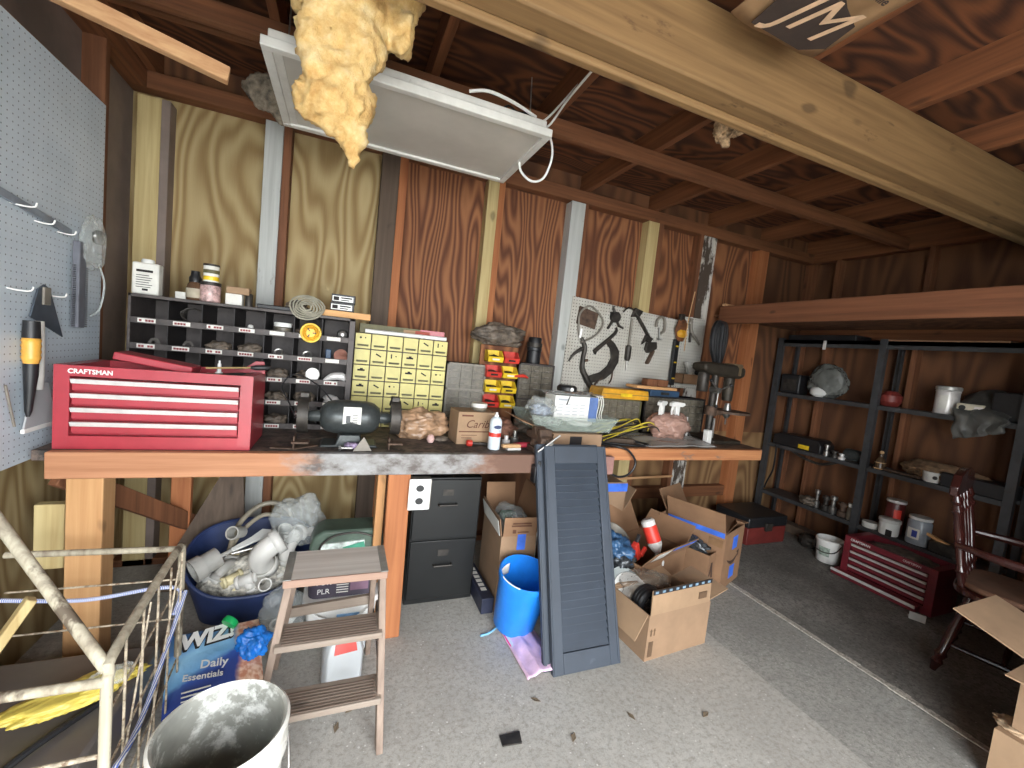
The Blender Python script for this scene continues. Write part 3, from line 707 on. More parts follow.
for s in (-1, 1):
    MB().lathe([(.012, -.016), (.070, -.016), (.074, -.012), (.074, .012), (.070, .016), (.012, .016)], (s * .205, 0, .14), 28, X).build('wheel', plain('abrasive_stone', (120, 118, 112), .8) if s < 0 else bpy.data.materials['abrasive_stone'], t)
    b = MB(); pr = [(.086 * math.cos(a), .086 * math.sin(a)) for a in [rad(40 + q * 12.5) for q in range(19)]] ; inn = [(.078 * math.cos(a), .078 * math.sin(a)) for a in [rad(40 + q * 12.5) for q in range(18, -1, -1)]]
    b.prism(pr + inn, s * .205 - .022, s * .205 + .022, 'YZ', Matrix.Translation((0, 0, .14)))
    g = b.build('guard', M['darksteel'], t); 
    MB().lathe([(.0, -.002), (.084, -.002), (.086, .002), (.0, .002)], (s * .228, 0, .14), 28, X).build('guard_cover', M['darksteel'], t)
    MB().lathe([(.012, 0), (.014, .01), (.01, .016), (.0, .016)], (s * .228, 0, .14), 12, Matrix.Rotation(s * PI / 2, 4, 'Y')).build('arbor_nut', M['steel'], t)
    b = MB(); b.box(s * .205 - .035, s * .205 + .035, -.14, -.078, .03, .04); b.box(s * .205 - .03, s * .205 - .022, -.12, -.04, .0, .06); b.build('tool_rest', M['iron'], t, bev=.003)
    b = MB(); b.box(s * .205 - .02, s * .205 + .02, -.02, .03, .215, .245); b.build('spark_deflector', M['darksteel'], t, bev=.004)
b = MB(); b.prism([(-.13, 0), (-.12, .012), (-.06, .012), (-.045, .06), (.045, .06), (.06, .012), (.12, .012), (.13, 0)], -.07, .07, 'XZ'); b.build('foot', M['grinder'], t, bev=.004)
put('metal_plate', 'bent grey metal plate leaning at the foot of the grinder', 'metal plate', MB().prism([(-.045, 0), (.04, 0), (.005, .066)], -.003, .003, 'XZ'), M['greycab'], (.115, 2.035, .9365), (-.35, 0, .1), bev=.001)
put('metal_strip', 'flat bent strip of steel lying on the bench left of the grinder', 'metal strip', MB().slab([(-.10, -.03, 0), (.0, -.05, .0), (.09, .02, .0), (.07, .045, .0), (0, -.012, 0), (-.09, .0, 0)], .005), M['iron'], (-.17, 2.10, .9365))
put('bolt', 'small bolt lying under the grinder between its feet', 'bolt', MB().cyl((0, 0, .012), (.05, 0, .012), .006, seg=10).cyl((-.01, 0, .012), (.0, 0, .012), .012, seg=6), M['steel'], (.02, 2.04, .9365))
put('shop_rag', 'small purplish rag crumpled under the grinder', 'rag', MB().blob((0, 0, .014), (.07, .05, .03), .5, 4, 3, 9), plain('mauve_rag', (140, 124, 150), .8, 0, .3, 40), (.07, 2.08, .9365))
put('electric_lead', 'dark grinder cord arching up in front of the pigeonhole rack', 'cord', MB().tube([(-.17, 2.25, 1.0), (-.24, 2.33, 1.12), (-.27, 2.36, 1.18), (-.22, 2.38, 1.24), (-.12, 2.38, 1.2), (-.04, 2.36, 1.12), (0, 2.30, 1.08)], .004, 6, smooth=5), M['black'], (0, 0, 0))

# ------------------------------------------------------------------ middle of the bench
put('plastic_bag', 'crumpled brown plastic bag on the bench before the yellow cabinet', 'bag', MB().blob((0, 0, .075), (.30, .18, .17), .38, 3.6, 4, 14), M['brownbag'], (.43, 2.36, .9365))
put('bulb', 'pinkish white round bulb end beside the brown plastic bag', 'bulb', MB().lathe([(.0, 0), (.014, .003), (.022, .02), (.016, .038), (.008, .045), (.0, .046)], seg=14), plain('pinkish_white', (214, 178, 170), .4), (.465, 2.22, .9365))
put('pebble_scraps', 'grey crumbs of scrap beside the brown plastic bag', 'scrap', MB().blob((0, 0, .012), (.08, .06, .03), .5, 5, 3, 31), M['dust'], (.53, 2.27, .9365))
t = thing('carton', 'brown carton with large script lettering behind the spray can', 'box', (.71, 2.28, .9365), .06)
b = MB(); b.box(-.115, .105, -.08, .08, 0, .18); b.build('box', M['kraft3'], t, bev=.003)
text('Caribe', .062, plain('brown_print', (92, 54, 40), .8), t, (.012, -.0815, .112), shear=.35, name='lettering')
b = MB(); b.box(-.095, -.03, -.0815, -.0803, .155, .164); b.box(-.105, .10, -.0815, -.0803, .068, .074); b.box(-.09, .0, -.0815, -.0803, .05, .053); b.box(-.09, -.03, -.0815, -.0803, .035, .038); b.build('printed_words', bpy.data.materials['brown_print'], t)
t = thing('jar', 'low clear jar with white lid on top of the brown script-lettered carton', 'jar', (.735, 2.27, 1.117))
MB().lathe([(.04, 0), (.042, .003), (.042, .02)], seg=22).build('glass', M['smoke'], t); MB().lathe([(.045, .02), (.046, .022), (.046, .04), (.043, .043), (.0, .043)], seg=22).build('lid', M['dirtywhite'], t)
t = thing('spray_can', 'white aerosol spray can with red and blue label at the bench front', 'spray can', (.785, 2.105, .9365))
MB().lathe([(.030, 0), (.033, .004), (.033, .145), (.030, .160), (.020, .172), (.012, .176)], seg=24).build('can', plain('pale_blue_white_can', (206, 216, 222), .3), t)
MB().lathe([(.011, .174), (.012, .178), (.012, .186), (.007, .188), (.007, .2), (.0, .2)], seg=14).build('nozzle', M['white'], t)
MB().lathe([(.0334, .070), (.0334, .092)], seg=24, caps=False).build('red_band', M['rbin'], t)
b = MB(); b.lathe([(.017, -.0335), (.017, -.0345), (.0, -.0345)], (0, 0, .125), 16, Matrix.Rotation(-PI / 2, 4, 'X'), 1.2, .6); b.build('blue_badge', M['navy'], t)
t = thing('screwdriver', 'short tool with red ends lying before the brown script-lettered carton', 'screwdriver', (.71, 2.155, .9365))
MB().cyl((-.03, 0, .016), (.09, 0, .013), .008, seg=10).build('shaft', M['darksteel'], t)
MB().lathe([(.008, 0), (.018, .004), (.018, .028), (.01, .034), (0, .034)], (-.03, 0, .018), 14, Matrix.Rotation(-PI / 2, 4, 'Y')).build('handle', M['rbin'], t)
MB().lathe([(.008, 0), (.016, .004), (.016, .022), (0, .026)], (.085, 0, .016), 14, Matrix.Rotation(PI / 2, 4, 'Y')).build('end_cap', M['rbin'], t)
t = thing('brush', 'tan wooden brush lying by the spray can at the bench front', 'brush', (.885, 2.09, .9365), .1)
MB().box(-.06, .05, -.016, .016, .012, .032).build('handle', M['tan'], t, bev=.006); MB().box(-.03, .05, -.014, .014, 0, .012).build('bristles', M['dirtywhite'], t)
t = thing('caulk_tool', 'tool with dark red handle lying behind the tan brush', 'tool', (.96, 2.13, .9365), -.05)
MB().tube([(-.05, 0, .016), (0, 0, .018), (.06, 0, .02), (.10, 0, .018)], [.012, .016, .014, .016], 12, smooth=2).build('handle', plain('dark_red_grip', (160, 44, 60), .4), t); MB().cyl((-.12, 0, .016), (-.05, 0, .016), .005, seg=8).build('shaft', M['steel'], t)
for k, (x, y, h, lab) in enumerate([(.90, 2.22, .05, 'bright steel fitting behind the spray can'), (.96, 2.24, .075, 'upright steel pin fitting near the vise'), (.845, 2.25, .04, 'bluish metal fitting right behind the spray can')]):
    put('pipe_fitting', lab, 'fitting', MB().lathe([(.022, 0), (.024, .004), (.024, h * .5), (.012, h * .55), (.012, h), (.0, h)], seg=14), M['steel' if k else 'silver'], (x, y, .9365))
put('shop_rag', 'brown dusty rag heap behind the vise and carton', 'rag', MB().blob((0, 0, .05), (.20, .15, .12), .5, 3.5, 4, 17), plain('red_brown_rag', (120, 84, 68), .9, 0, .3, 30, .4), (.93, 2.42, .9365))
put('white_wire', 'bent white wire sticking up before the dark parts cabinet', 'wire', MB().tube([(0, 0, 0), (.02, 0, .05), (.05, 0, .06), (.08, 0, .03)], .004, 6, smooth=3), M['white'], (1.12, 2.5, 1.06))
put('wire_nest', 'dark tangle of hardware behind the clear tub', 'tangle', MB().blob((0, 0, .06), (.16, .14, .14), .5, 4, 3, 27), M['dust'], (1.17, 2.56, .9365))
# bench vise
t = thing('bench_vise', 'rusty brown bench vise at the right end of the paint-smeared bench', 'vise', (1.035, 2.085, .9365))
b = MB(); b.box(-.05, .05, -.06, .06, 0, .03); b.lathe([(.045, .03), (.035, .06), (.04, .07)], seg=18); b.build('base', M['iron'], t, bev=.004)
b = MB(); b.prism([(-.06, .065), (.09, .065), (.09, .10), (.02, .11), (.02, .135), (-.02, .135), (-.03, .10), (-.06, .10)], -.035, .035, 'YZ'); b.build('fixed_jaw', M['iron'], t, bev=.006)
b = MB(); b.prism([(-.12, .05), (-.07, .05), (-.06, .135), (-.085, .135), (-.10, .10), (-.12, .09)], -.038, .038, 'YZ'); b.build('moving_jaw', M['iron'], t, bev=.006)
MB().cyl((0, -.16, .075), (0, .05, .075), .014, seg=12).build('screw', M['steel'], t)
MB().cyl((-.07, -.155, .03), (.05, -.155, .12), .006, seg=8).build('handle', M['steel'], t)
put('tool_caddy', 'black clutter of bits and sockets hanging below the vise on the bench edge', 'tool holder', MB().box(-.06, .06, -.03, .02, 0, .09).box(-.05, -.03, -.04, -.03, .02, .12).box(-.01, .01, -.04, -.03, .0, .11).box(.03, .05, -.04, -.03, .03, .1), M['black'], (1.02, 1.959, .80), bev=.006)
# ------------------------------------------------------------------ small pegboard and its tools
PEGY = 2.937
b = MB(); b.slab([(1.60, PEGY + .006, 1.20), (2.69, PEGY + .006, 1.235), (2.695, PEGY + .006, 1.89), (1.625, PEGY + .006, 1.945)], .006)
tag(b.build('pegboard', M['peg_r'], smooth=False), 'white pegboard hung with dark rusty tools on the back wall', 'pegboard')
b = MB(); b.slab([(2.705, PEGY + .006, 1.3), (3.0, PEGY + .006, 1.3), (3.0, PEGY + .006, 1.93), (2.715, PEGY + .006, 1.93)], .006)
tag(b.build('pegboard', M['peg_r'], smooth=False), 'narrow strip of white pegboard right of the black level', 'pegboard')
ty = 2.925
def P(*xz, y=ty): return [(x, y, z) for x, z in xz]
TG = 'tools hung on the small pegboard'
put('leather_plate', 'square brown plate hung at the top left of the small pegboard', 'plate', MB().prism([(1.69, 1.88), (1.87, 1.84), (1.85, 1.71), (1.675, 1.74)], 2.926, 2.936, 'XZ'), M['iron'], (0, 0, 0), None, TG, bev=.003)
t = thing('cable_loop', 'looped grey cable hung around the square brown plate', 'cable', (1.8, 2.91, 1.75), 0, TG)
MB().tube([(x - 1.8, 0, z - 1.75) for x, z in ((1.71, 1.63), (1.69, 1.72), (1.69, 1.82), (1.77, 1.885), (1.87, 1.83), (1.91, 1.76), (1.86, 1.67), (1.76, 1.61), (1.72, 1.60))], .008, 8, smooth=5).build('loop', M['greycab'], t)
MB().tube([(-.09, 0, -.12), (-.085, 0, -.05)], [.012, .016], 10).build('ferrule', M['silver'], t)
t = thing('hand_brace', 'dark crank-shaped brace hung at the lower left of the small pegboard', 'hand brace', (1.8, 2.915, 1.45), 0, TG)
q = lambda pts: [(x - 1.8, 0, z - 1.45) for x, z in pts]
MB().tube(q(((1.73, 1.63), (1.77, 1.56), (1.765, 1.47), (1.77, 1.39), (1.82, 1.31), (1.88, 1.235))), [.014, .02, .018, .022, .026, .022], 10, smooth=5).build('crank', M['darksteel'], t)
MB().tube(q(((1.64, 1.44), (1.68, 1.50), (1.75, 1.55))), [.007, .012, .016], 8, smooth=3).build('side_handle', M['darksteel'], t)
MB().cyl((-.05, 0, .0), (.01, 0, .01), .012, seg=10).build('collar', M['iron'], t)
t = thing('drawknife', 'big dark hook-shaped blade with a crossbar handle in the middle of the pegboard', 'drawknife', (1.95, 2.92, 1.5), 0, TG)
q = lambda pts: [(x - 1.95, 0, z - 1.5) for x, z in pts]
b = MB(); out = [(1.81, 1.275), (1.90, 1.29), (1.99, 1.32), (2.06, 1.38), (2.105, 1.47), (2.10, 1.56), (2.05, 1.62), (1.995, 1.655), (1.96, 1.62), (2.01, 1.57), (2.03, 1.50), (2.0, 1.43), (1.94, 1.375), (1.83, 1.335)]
b.prism([(x - 1.95, z - 1.5) for x, z in out], -.006, .006, 'XZ'); b.build('blade', M['darksteel'], t, bev=.003)
MB().tube(q(((1.87, 1.535), (1.88, 1.55), (2.04, 1.70), (2.045, 1.75))), [.024, .018, .014, .008], 10, smooth=3).build('crossbar', M['darksteel'], t)
MB().tube(q(((1.88, 1.235), (1.93, 1.30), (1.97, 1.33))), .008, 8, smooth=3).build('tang', M['iron'], t)
MB().tube(q(((2.04, 1.29), (2.06, 1.33), (2.06, 1.39))), .006, 8, smooth=3).build('wire_hook', M['iron'], t)
t = thing('hand_drill', 'small dark geared hand drill hung near the top of the pegboard', 'hand drill', (2.02, 2.915, 1.83), 0, TG)
MB().lathe([(.0, -.02), (.042, -.02), (.046, 0), (.042, .02), (.0, .02)], (0, 0, 0), 14, Matrix.Rotation(PI / 2, 4, 'X')).build('gear', M['darksteel'], t)
MB().tube([(-.03, 0, .085), (0, 0, 0), (.02, 0, -.03)], [.008, .016, .012], 8).tube([(0, 0, 0), (-.06, 0, -.10)], [.014, .01], 8).build('frame', M['darksteel'], t)
MB().tube([(.02, 0, -.03), (.045, 0, -.065), (.09, 0, -.08)], [.010, .012, .008], 8).tube([(-.05, 0, .03), (0, 0, .03), (.03, 0, .04)], .007, 6).build('crank_handle', M['darksteel'], t)
t = thing('long_screwdriver', 'long thin screwdriver hanging handle down on the pegboard', 'screwdriver', (2.19, 2.92, 1.62), 0, TG)
MB().cyl((.0, 0, .22), (0, 0, 0), .010, seg=8).build('shaft', M['greycab'], t); MB().lathe([(.012, 0), (.026, -.01), (.026, -.11), (.018, -.13)], (0, 0, 0), 12).build('handle', M['darksteel'], t); MB().cyl((0, 0, -.13), (.0, 0, -.21), .009, .004, seg=8).build('tip', M['steel'], t)
t = thing('pipe_wrench', 'dark bar wrench slanting down across the right half of the pegboard', 'wrench', (2.25, 2.91, 1.83), 0, TG)
MB().bar((-.06, 0, .08), (.13, 0, -.13), .016, .034, (0, 1, 0)).build('bar', M['darksteel'], t, bev=.004)
MB().prism([(-.08, .02), (.0, .03), (.03, .08), (-.05, .10)], -.012, .012, 'XZ').build('fixed_jaw', M['darksteel'], t, bev=.004)
MB().prism([(.06, -.19), (.09, -.11), (.17, -.13), (.14, -.17), (.10, -.16)], -.012, .012, 'XZ').build('sliding_jaw', M['darksteel'], t, bev=.004)
MB().tube([(-.06, 0, .08), (-.12, 0, .09), (-.16, 0, .05)], .007, 6, smooth=3).build('hook', M['darksteel'], t)
t = thing('wood_plane', 'dark block tool with a slanted handle hung under the bar wrench', 'tool', (2.42, 2.915, 1.6), 0, TG)
MB().prism([(-.06, .06), (.04, .075), (.05, .015), (-.04, -.03), (-.07, .0)], -.016, .016, 'XZ').build('block', M['darksteel'], t, bev=.006)
MB().bar((.02, 0, .0), (-.03, 0, -.12), .02, .045, (0, 1, 0)).build('handle', M['iron'], t, bev=.008)
t = thing('c_clamp', 'grey C-clamp hung at the upper right of the small pegboard', 'clamp', (2.49, 2.915, 1.8), 0, TG)
MB().tube([(-.05, 0, .0), (-.045, 0, .06), (0, 0, .09), (.035, 0, .06), (.04, 0, -.02), (0, 0, -.05)], .012, 8, smooth=4).build('frame', M['greycab'], t)
MB().cyl((-.015, 0, .0), (.0, 0, -.10), .007, seg=8).build('screw', M['steel'], t); MB().cyl((-.03, 0, -.10), (.03, 0, -.10), .005, seg=8).build('handle', M['steel'], t)
t = thing('level', 'black spirit level standing upright between the two pegboards', 'level', (2.67, 2.905, 1.32))
MB().box(-.025, .025, -.014, .014, 0, .40).build('body', M['black'], t, bev=.003)
for z in (.06, .2, .34): MB().cyl((-.012, -.015, z), (.012, -.015, z), .007, seg=8).build('vial', M['ybin'], t)
t = thing('work_gloves', 'yellow and brown work gloves hung above the black level', 'gloves', (2.69, 2.89, 1.8))
MB().blob((0, 0, 0), (.11, .05, .20), .25, 3, 3, 5).build('glove', plain('brown_leather_glove', (110, 68, 40), .8, 0, .25, 20), t)
MB().blob((.0, -.02, -.03), (.10, .04, .07), .2, 3, 3, 6).build('cuff', M['ycase'], t); MB().box(-.03, .02, -.01, .02, .08, .14).build('hanging_loop', M['darksteel'], t, bev=.004)
t = thing('pliers', 'grey open-handled pliers hung on the narrow pegboard strip', 'pliers', (2.84, 2.915, 1.8), 0, TG)
MB().tube([(-.03, 0, .12), (-.02, 0, .03), (.0, 0, -.01), (.05, 0, -.05), (.10, 0, -.10)], [.014, .016, .018, .012, .010], 8, smooth=3).build('handle', M['greycab'], t)
MB().tube([(-.01, 0, .0), (-.015, 0, -.05), (-.01, 0, -.09)], [.014, .012, .010], 8, smooth=3).build('handle', M['darksteel'], t); MB().cbox((-.03, 0, .10), (.02, .016, .06)).build('jaw', M['silver'], t, bev=.003)
t = thing('wall_caddy', 'small cardboard caddy holding a brush on the narrow pegboard', 'caddy', (2.84, 2.87, 1.345))
b = MB(); b.box(-.13, .12, -.06, .06, 0, .006); b.box(-.13, .12, -.06, -.054, 0, .085); b.box(-.13, .12, .054, .06, 0, .085); b.box(-.13, -.124, -.06, .06, 0, .085); b.box(.114, .12, -.06, .06, 0, .085)
b.build('tray', M['kraft2'], t, smooth=False)
put('brush', 'white and black brush leaning out of the small cardboard caddy', 'brush', MB().bar((-.05, 0, .2), (.03, 0, .02), .03, .03).bar((-.02, 0, .2), (.05, 0, .02), .02, .012), M['dirtywhite'], (2.83, 2.87, 1.335), bev=.004)
put('rag_ball', 'black knobby object at the right end of the cardboard caddy', 'knob', MB().blob((0, 0, .02), (.05, .05, .05), .3, 3, 2, 8), M['black'], (2.97, 2.925, 1.43))

# ------------------------------------------------------------------ back of the right bench
parts_cabinet('olive-topped parts cabinet with smoky drawers under the amber case', (1.99, 2.66, .936), .38, .17, .26, 5, 5, None, 'olive')
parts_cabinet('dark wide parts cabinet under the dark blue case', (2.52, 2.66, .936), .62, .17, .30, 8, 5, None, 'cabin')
t = thing('tool_case', 'closed amber plastic case on the olive-topped parts cabinet', 'case', (2.0, 2.72, 1.1965), -.04)
b = MB(); b.prism([(-.21, 0), (.21, 0), (.21, .03), (.20, .075), (-.20, .075), (-.21, .03)], -.10, .09, 'XZ'); b.build('shell', M['ycase'], t, bev=.006)
MB().box(-.05, .05, -.112, -.10, .02, .045).build('latch', M['ybin'], t, bev=.003); MB().box(-.21, .21, -.1015, -.1, .034, .038).build('seam', M['olive'], t)
t = thing('blue_case', 'dark blue flat case beside the amber case', 'case', (2.36, 2.72, 1.2365))
MB().box(-.13, .16, -.09, .09, 0, .05).build('shell', M['bluecase'], t, bev=.006); MB().box(-.03, .05, -.098, -.09, .015, .035).build('latch', M['darksteel'], t, bev=.002)
put('pale_board', 'short pale wooden board lying across the dark blue case', 'board', MB().box(-.20, .20, -.07, .07, 0, .022), M['woodblock'], (2.31, 2.72, 1.287), (0, 0, .02), bev=.003)
for k, (x, lab) in enumerate([(2.30, 'left of two brown wood blocks on the pale board'), (2.41, 'right of two brown wood blocks on the pale board')]):
    put('brown_block', lab, 'wood block', MB().box(-.05, .05, -.035, .035, 0, .055), M['brown'], (x, 2.74, 1.3095), bev=.003)
# carton and clear tub
t = thing('carton', 'low brown carton with open flap beneath the clear plastic tub', 'box', (1.32, 2.24, .9365))
b = MB(); b.box(-.17, .16, -.12, .14, 0, .09); b.build('box', M['kraft'], t, bev=.002)
b = MB(); b.slab([(-.172, -.12, .085), (-.172, .13, .085), (-.40, .10, .17), (-.38, -.12, .155)], .005); b.build('flap', M['kraft2'], t, smooth=False)
b = MB(); b.box(-.06, .02, -.1212, -.12, .02, .075); b.build('black_label', M['ink'], t)
t = thing('clear_tub', 'cloudy clear plastic tub full of small parts on the low carton', 'tub', (1.30, 2.29, 1.033), -.02)
b = MB()
def tubring(z, k, o): return [Vector((sx * (.25 + k) , sy * (.14 + k * .7), z)) for sx, sy in ((-1, -1), (1, -1), (1, 1), (-1, 1))]
b.rings([tubring(0, 0, 0), tubring(.085, .03, 0), tubring(.09, .042, 0), tubring(.086, .04, 0), tubring(.006, -.004, 0)], False, True)
b.build('tub', clear('milky_plastic', (172, 184, 174), .32, .3), t, smooth=False)
MB().blob((-.12, 0, .04), (.2, .18, .06), .4, 4, 3, 41).build('parts_heap', plain('mixed_parts', (150, 150, 148), .5, .2, .5, 50), t)
MB().blob((.10, 0, .035), (.16, .18, .05), .3, 4, 3, 42).build('white_rag', M['white'], t)
t = thing('printed_box', 'white printed box with a blue end standing in the clear tub', 'box', (1.35, 2.31, 1.08))
MB().box(-.15, .15, -.07, .07, 0, .155).build('box', M['white'], t, bev=.003); MB().box(.09, .1505, -.0712, .0712, .001, .154).build('blue_end', plain('slate_blue_print', (86, 110, 160), .6), t)
b = MB(); b.box(-.13, -.06, -.0712, -.0702, .125, .137)
for q_ in range(4):
    for r_ in range(5): b.box(-.13 + q_ * .052, -.13 + q_ * .052 + .036, -.0712, -.0702, .02 + r_ * .02, .024 + r_ * .02)
b.build('printed_words', plain('pale_grey_print', (168, 172, 178), .8), t)
MB().prism([(-.075, .10), (-.066, .10), (-.05, .155), (-.056, .155)], -.072, -.0705, 'XZ').build('handle_slot', M['ink'], t)
t = thing('film_bag', 'crumpled clear bag of bluish parts at the left end of the clear tub', 'bag', (1.12, 2.26, 1.1))
MB().blob((0, 0, .05), (.17, .16, .13), .4, 3.5, 3, 44).build('film', M['film'], t); MB().blob((0, 0, .04), (.12, .1, .07), .4, 4, 3, 45).build('parts', plain('slate_parts', (112, 122, 140), .5, 0, .3, 40), t)
put('film_sheet', 'sheet of clear film lying over the white printed box', 'film', MB().grid(16, 10, lambda u, v: Vector((-.2 + .42 * u, -.09 + .2 * v, .006 + .016 * noise.noise((u * 5, v * 4, 2))))), M['film'], (1.33, 2.31, 1.24), solid=.001)
t = thing('puck', 'black round cap with a white dot on top of the white printed box', 'cap', (1.32, 2.33, 1.258))
MB().lathe([(.06, 0), (.064, .004), (.064, .024), (.05, .036), (.0, .038)], seg=26).build('cap', M['black'], t); MB().lathe([(.012, 0), (.012, .003), (.0, .003)], (0, -.0635, .014), 14, Matrix.Rotation(PI / 2, 4, 'X')).build('white_dot', M['white'], t)
for k, dx in enumerate((0, .018, .034)):
    put('pale_wire', ['pale wire loop left of the three hanging beside the white box', 'middle pale wire loop hanging beside the white box', 'pale wire loop nearest the yellow wires beside the white box'][k], 'wire', MB().tube([(0, 0, .12), (.012, -.01, .15), (.022, -.02, .10), (.014, -.02, .03), (.02, -.03, 0)], .0035, 6, smooth=4), M['paper'], (1.515 + dx, 2.30, 1.09), None, 'pale wires by the clear tub')
# yellow wires, black leads
b = MB(); ym = plain('yellow_wire', (222, 200, 70), .45)
for k in range(9):
    y0 = 2.30 + .04 * k; a = rnd.random
    o = MB().tube([(1.58 + .03 * a(), y0 - .06, .955 + .02 * a()), (1.72 + .05 * a(), y0, .975 + .03 * a()), (1.9, y0 + .05 * a(), 1.0 + .04 * a()), (2.05 + .05 * a(), y0 + .04, 1.02 + .05 * a()), (2.12 + .08 * a(), y0 + .1, .99)], .0045, 6, smooth=5).build('wire', ym if k % 3 else M['black'])
    tag(o, 'yellow insulated wire in the loose bundle on the right bench' if k % 3 else 'black insulated wire in the loose bundle on the right bench', 'wire', 'yellow wires on the right bench' if k % 3 else 'black wires among the yellow ones')
put('electric_lead', 'black cord looping down over the edge of the right bench', 'cord', MB().tube([(1.45, 2.35, .945), (1.55, 2.2, .95), (1.60, 2.115, .955), (1.68, 2.105, .93), (1.735, 2.10, .86), (1.70, 2.10, .79), (1.62, 2.10, .77), (1.54, 2.11, .80)], .007, 8, smooth=6), M['black'], (0, 0, 0))
put('electric_lead', 'black cord lying in a loop on the right bench before the board scrap', 'cord', MB().tube([(1.58, 2.30, .945), (1.66, 2.24, .945), (1.80, 2.19, .945), (1.92, 2.22, .945), (1.90, 2.30, .945), (1.80, 2.40, .95), (1.76, 2.5, .95)], .007, 8, smooth=6), M['black'], (0, 0, 0))
put('board_scrap', 'short grey-brown board scrap under the yellow wires', 'board', MB().box(-.14, .14, -.03, .03, 0, .03), M['darkwood'], (1.72, 2.33, .9365), (0, 0, -.25), bev=.003)
put('power_brick', 'small brown and pink block hanging under the right bench edge by the shutter', 'block', MB().box(-.035, .035, -.02, .02, 0, .11), plain('pinkish_block', (150, 112, 104), .6), (1.53, 2.105, .79), bev=.005)
# clear sheet, spray triggers in pink film
put('plastic_sheet', 'sheet of clear plastic spread on the right bench before the spray bottles', 'plastic sheet', MB().grid(20, 16, lambda u, v: Vector((-.30 + .62 * u, -.20 + .42 * v, .006 + .05 * (u - .2) * v * (1 - v) * 2 + .012 * noise.noise((u * 4, v * 4, 7))))), clear('milky_sheet', (206, 206, 202), .5, .25), (2.17, 2.38, .94), solid=.002)
t = thing('spray_bottle_bag', 'bundle of bottles wrapped in pinkish clear film on the right bench', 'wrapped bottles', (2.27, 2.44, .95))
MB().blob((0, 0, .09), (.34, .22, .21), .3, 3.2, 4, 51).build('film', M['pinkfilm'], t)
for k, (x, y, rz) in enumerate([(2.19, 2.44, .3), (2.31, 2.42, -.2)]):
    t = thing('spray_bottle', ['white trigger spray bottle at the left in the pink film', 'white trigger spray bottle at the right in the pink film'][k], 'spray bottle', (x, y, .955), rz + .2, 'trigger sprays in the pink film')
    MB().lathe([(.035, 0), (.038, .005), (.038, .10), (.015, .14), (.015, .16)], seg=16).build('bottle', M['pinkfilm'], t)
    b = MB(); b.prism([(-.06, .235), (.045, .235), (.07, .25), (.06, .265), (-.03, .272), (-.06, .26)], -.016, .016, 'XZ'); b.box(-.018, .018, -.016, .016, .16, .24); b.build('spray_head', M['white'], t, bev=.004)
    MB().tube([(-.035, 0, .235), (-.045, 0, .20), (-.04, 0, .17)], [.008, .007, .006], 8, smooth=2).build('trigger', M['white'], t)
put('small_carton', 'small white carton standing by the drill press foot', 'box', MB().box(-.022, .022, -.02, .02, 0, .11), M['white'], (2.52, 2.30, .9365), (0, -.05, .1), bev=.002)
t = thing('faucet_part', 'small chrome faucet stem between the pink film and the drill press', 'fitting', (2.50, 2.48, .9365))
MB().cyl((0, 0, 0), (-.02, 0, .17), .008, seg=10).build('stem', M['silver'], t); MB().tube([(-.06, 0, .02), (.0, 0, .05), (.05, 0, .01)], .007, 8, smooth=3).build('arm', M['steel'], t)

# ------------------------------------------------------------------ drill press
t = thing('drill_press', 'old dark bench drill press at the right end of the bench', 'drill press', (2.74, 2.46, .9365))
dm = plain('dark_green_brown_iron', (54, 48, 40), .55, .3, .25, 14, .1)
b = MB(); b.prism([(-.14, -.15), (.14, -.15), (.16, -.1), (.16, .12), (.10, .16), (-.10, .16), (-.16, .1), (-.16, -.1)], 0, .028, 'XY'); b.build('base', dm, t, bev=.006)
MB().cyl((-.05, 0, .02), (-.05, 0, .56), .026, seg=18).build('column', M['darksteel'], t)
b = MB(); b.lathe([(.0, .225), (.16, .225), (.16, .243), (.0, .243)], (.13, 0, 0), 26); b.lathe([(.045, .20), (.045, .27)], (-.05, 0, 0), 16); b.box(-.05, .05, -.03, .03, .205, .232); b.build('table', M['iron'], t)
MB().cyl((-.05, -.045, .18), (-.05, -.045, .02), .01, seg=8).build('table_crank', M['steel'], t)
b = MB(); b.prism([(-.24, .545), (-.18, .52), (.02, .505), (.14, .50), (.19, .52), (.19, .585), (.12, .605), (-.14, .61), (-.24, .595)], -.07, .07, 'XZ'); b.build('head', dm, t, bev=.02)
MB().lathe([(.062, 0), (.072, .01), (.072, .085), (.064, .10), (.0, .10)], (.12, 0, .515), 24).build('pulley_cover', plain('tarnished_cover', (140, 122, 96), .35, .6), t)
MB().lathe([(.036, .32), (.04, .34), (.04, .50)], (.10, 0, 0), 20).build('quill_housing', dm, t)
MB().lathe([(.012, .18), (.026, .2), (.03, .25), (.02, .30)], (.12, 0, 0), 16).build('chuck', M['steel'], t)
MB().cyl((.12, 0, .18), (.12, 0, .13), .005, seg=8).build('drill_bit', M['steel'], t)
for k in range(3):
    a = k * 2.1 + .4
    h = MB().cyl((-.10, -.09, .40), (-.10 + .12 * math.cos(a), -.10, .40 + .12 * math.sin(a)), .006, seg=8).build('feed_handle', M['steel'], t)
    MB().blob((-.10 + .12 * math.cos(a), -.10, .40 + .12 * math.sin(a)), (.028, .028, .028), 0, 1, 2).build('knob', M['black'], h)
b = MB(); b.cyl((-.10, -.10, .40), (-.10, -.02, .40), .022, seg=14); b.build('feed_hub', M['steel'], t)
MB().lathe([(.035, .0), (.042, .01), (.042, .13), (.035, .15)], (-.17, .0, .38), 18).build('motor', M['darksteel'], t)
t = thing('drive_belt', 'black rubber belts hanging from the loft beam above the drill press', 'belts', (2.86, 2.62, 1.50))
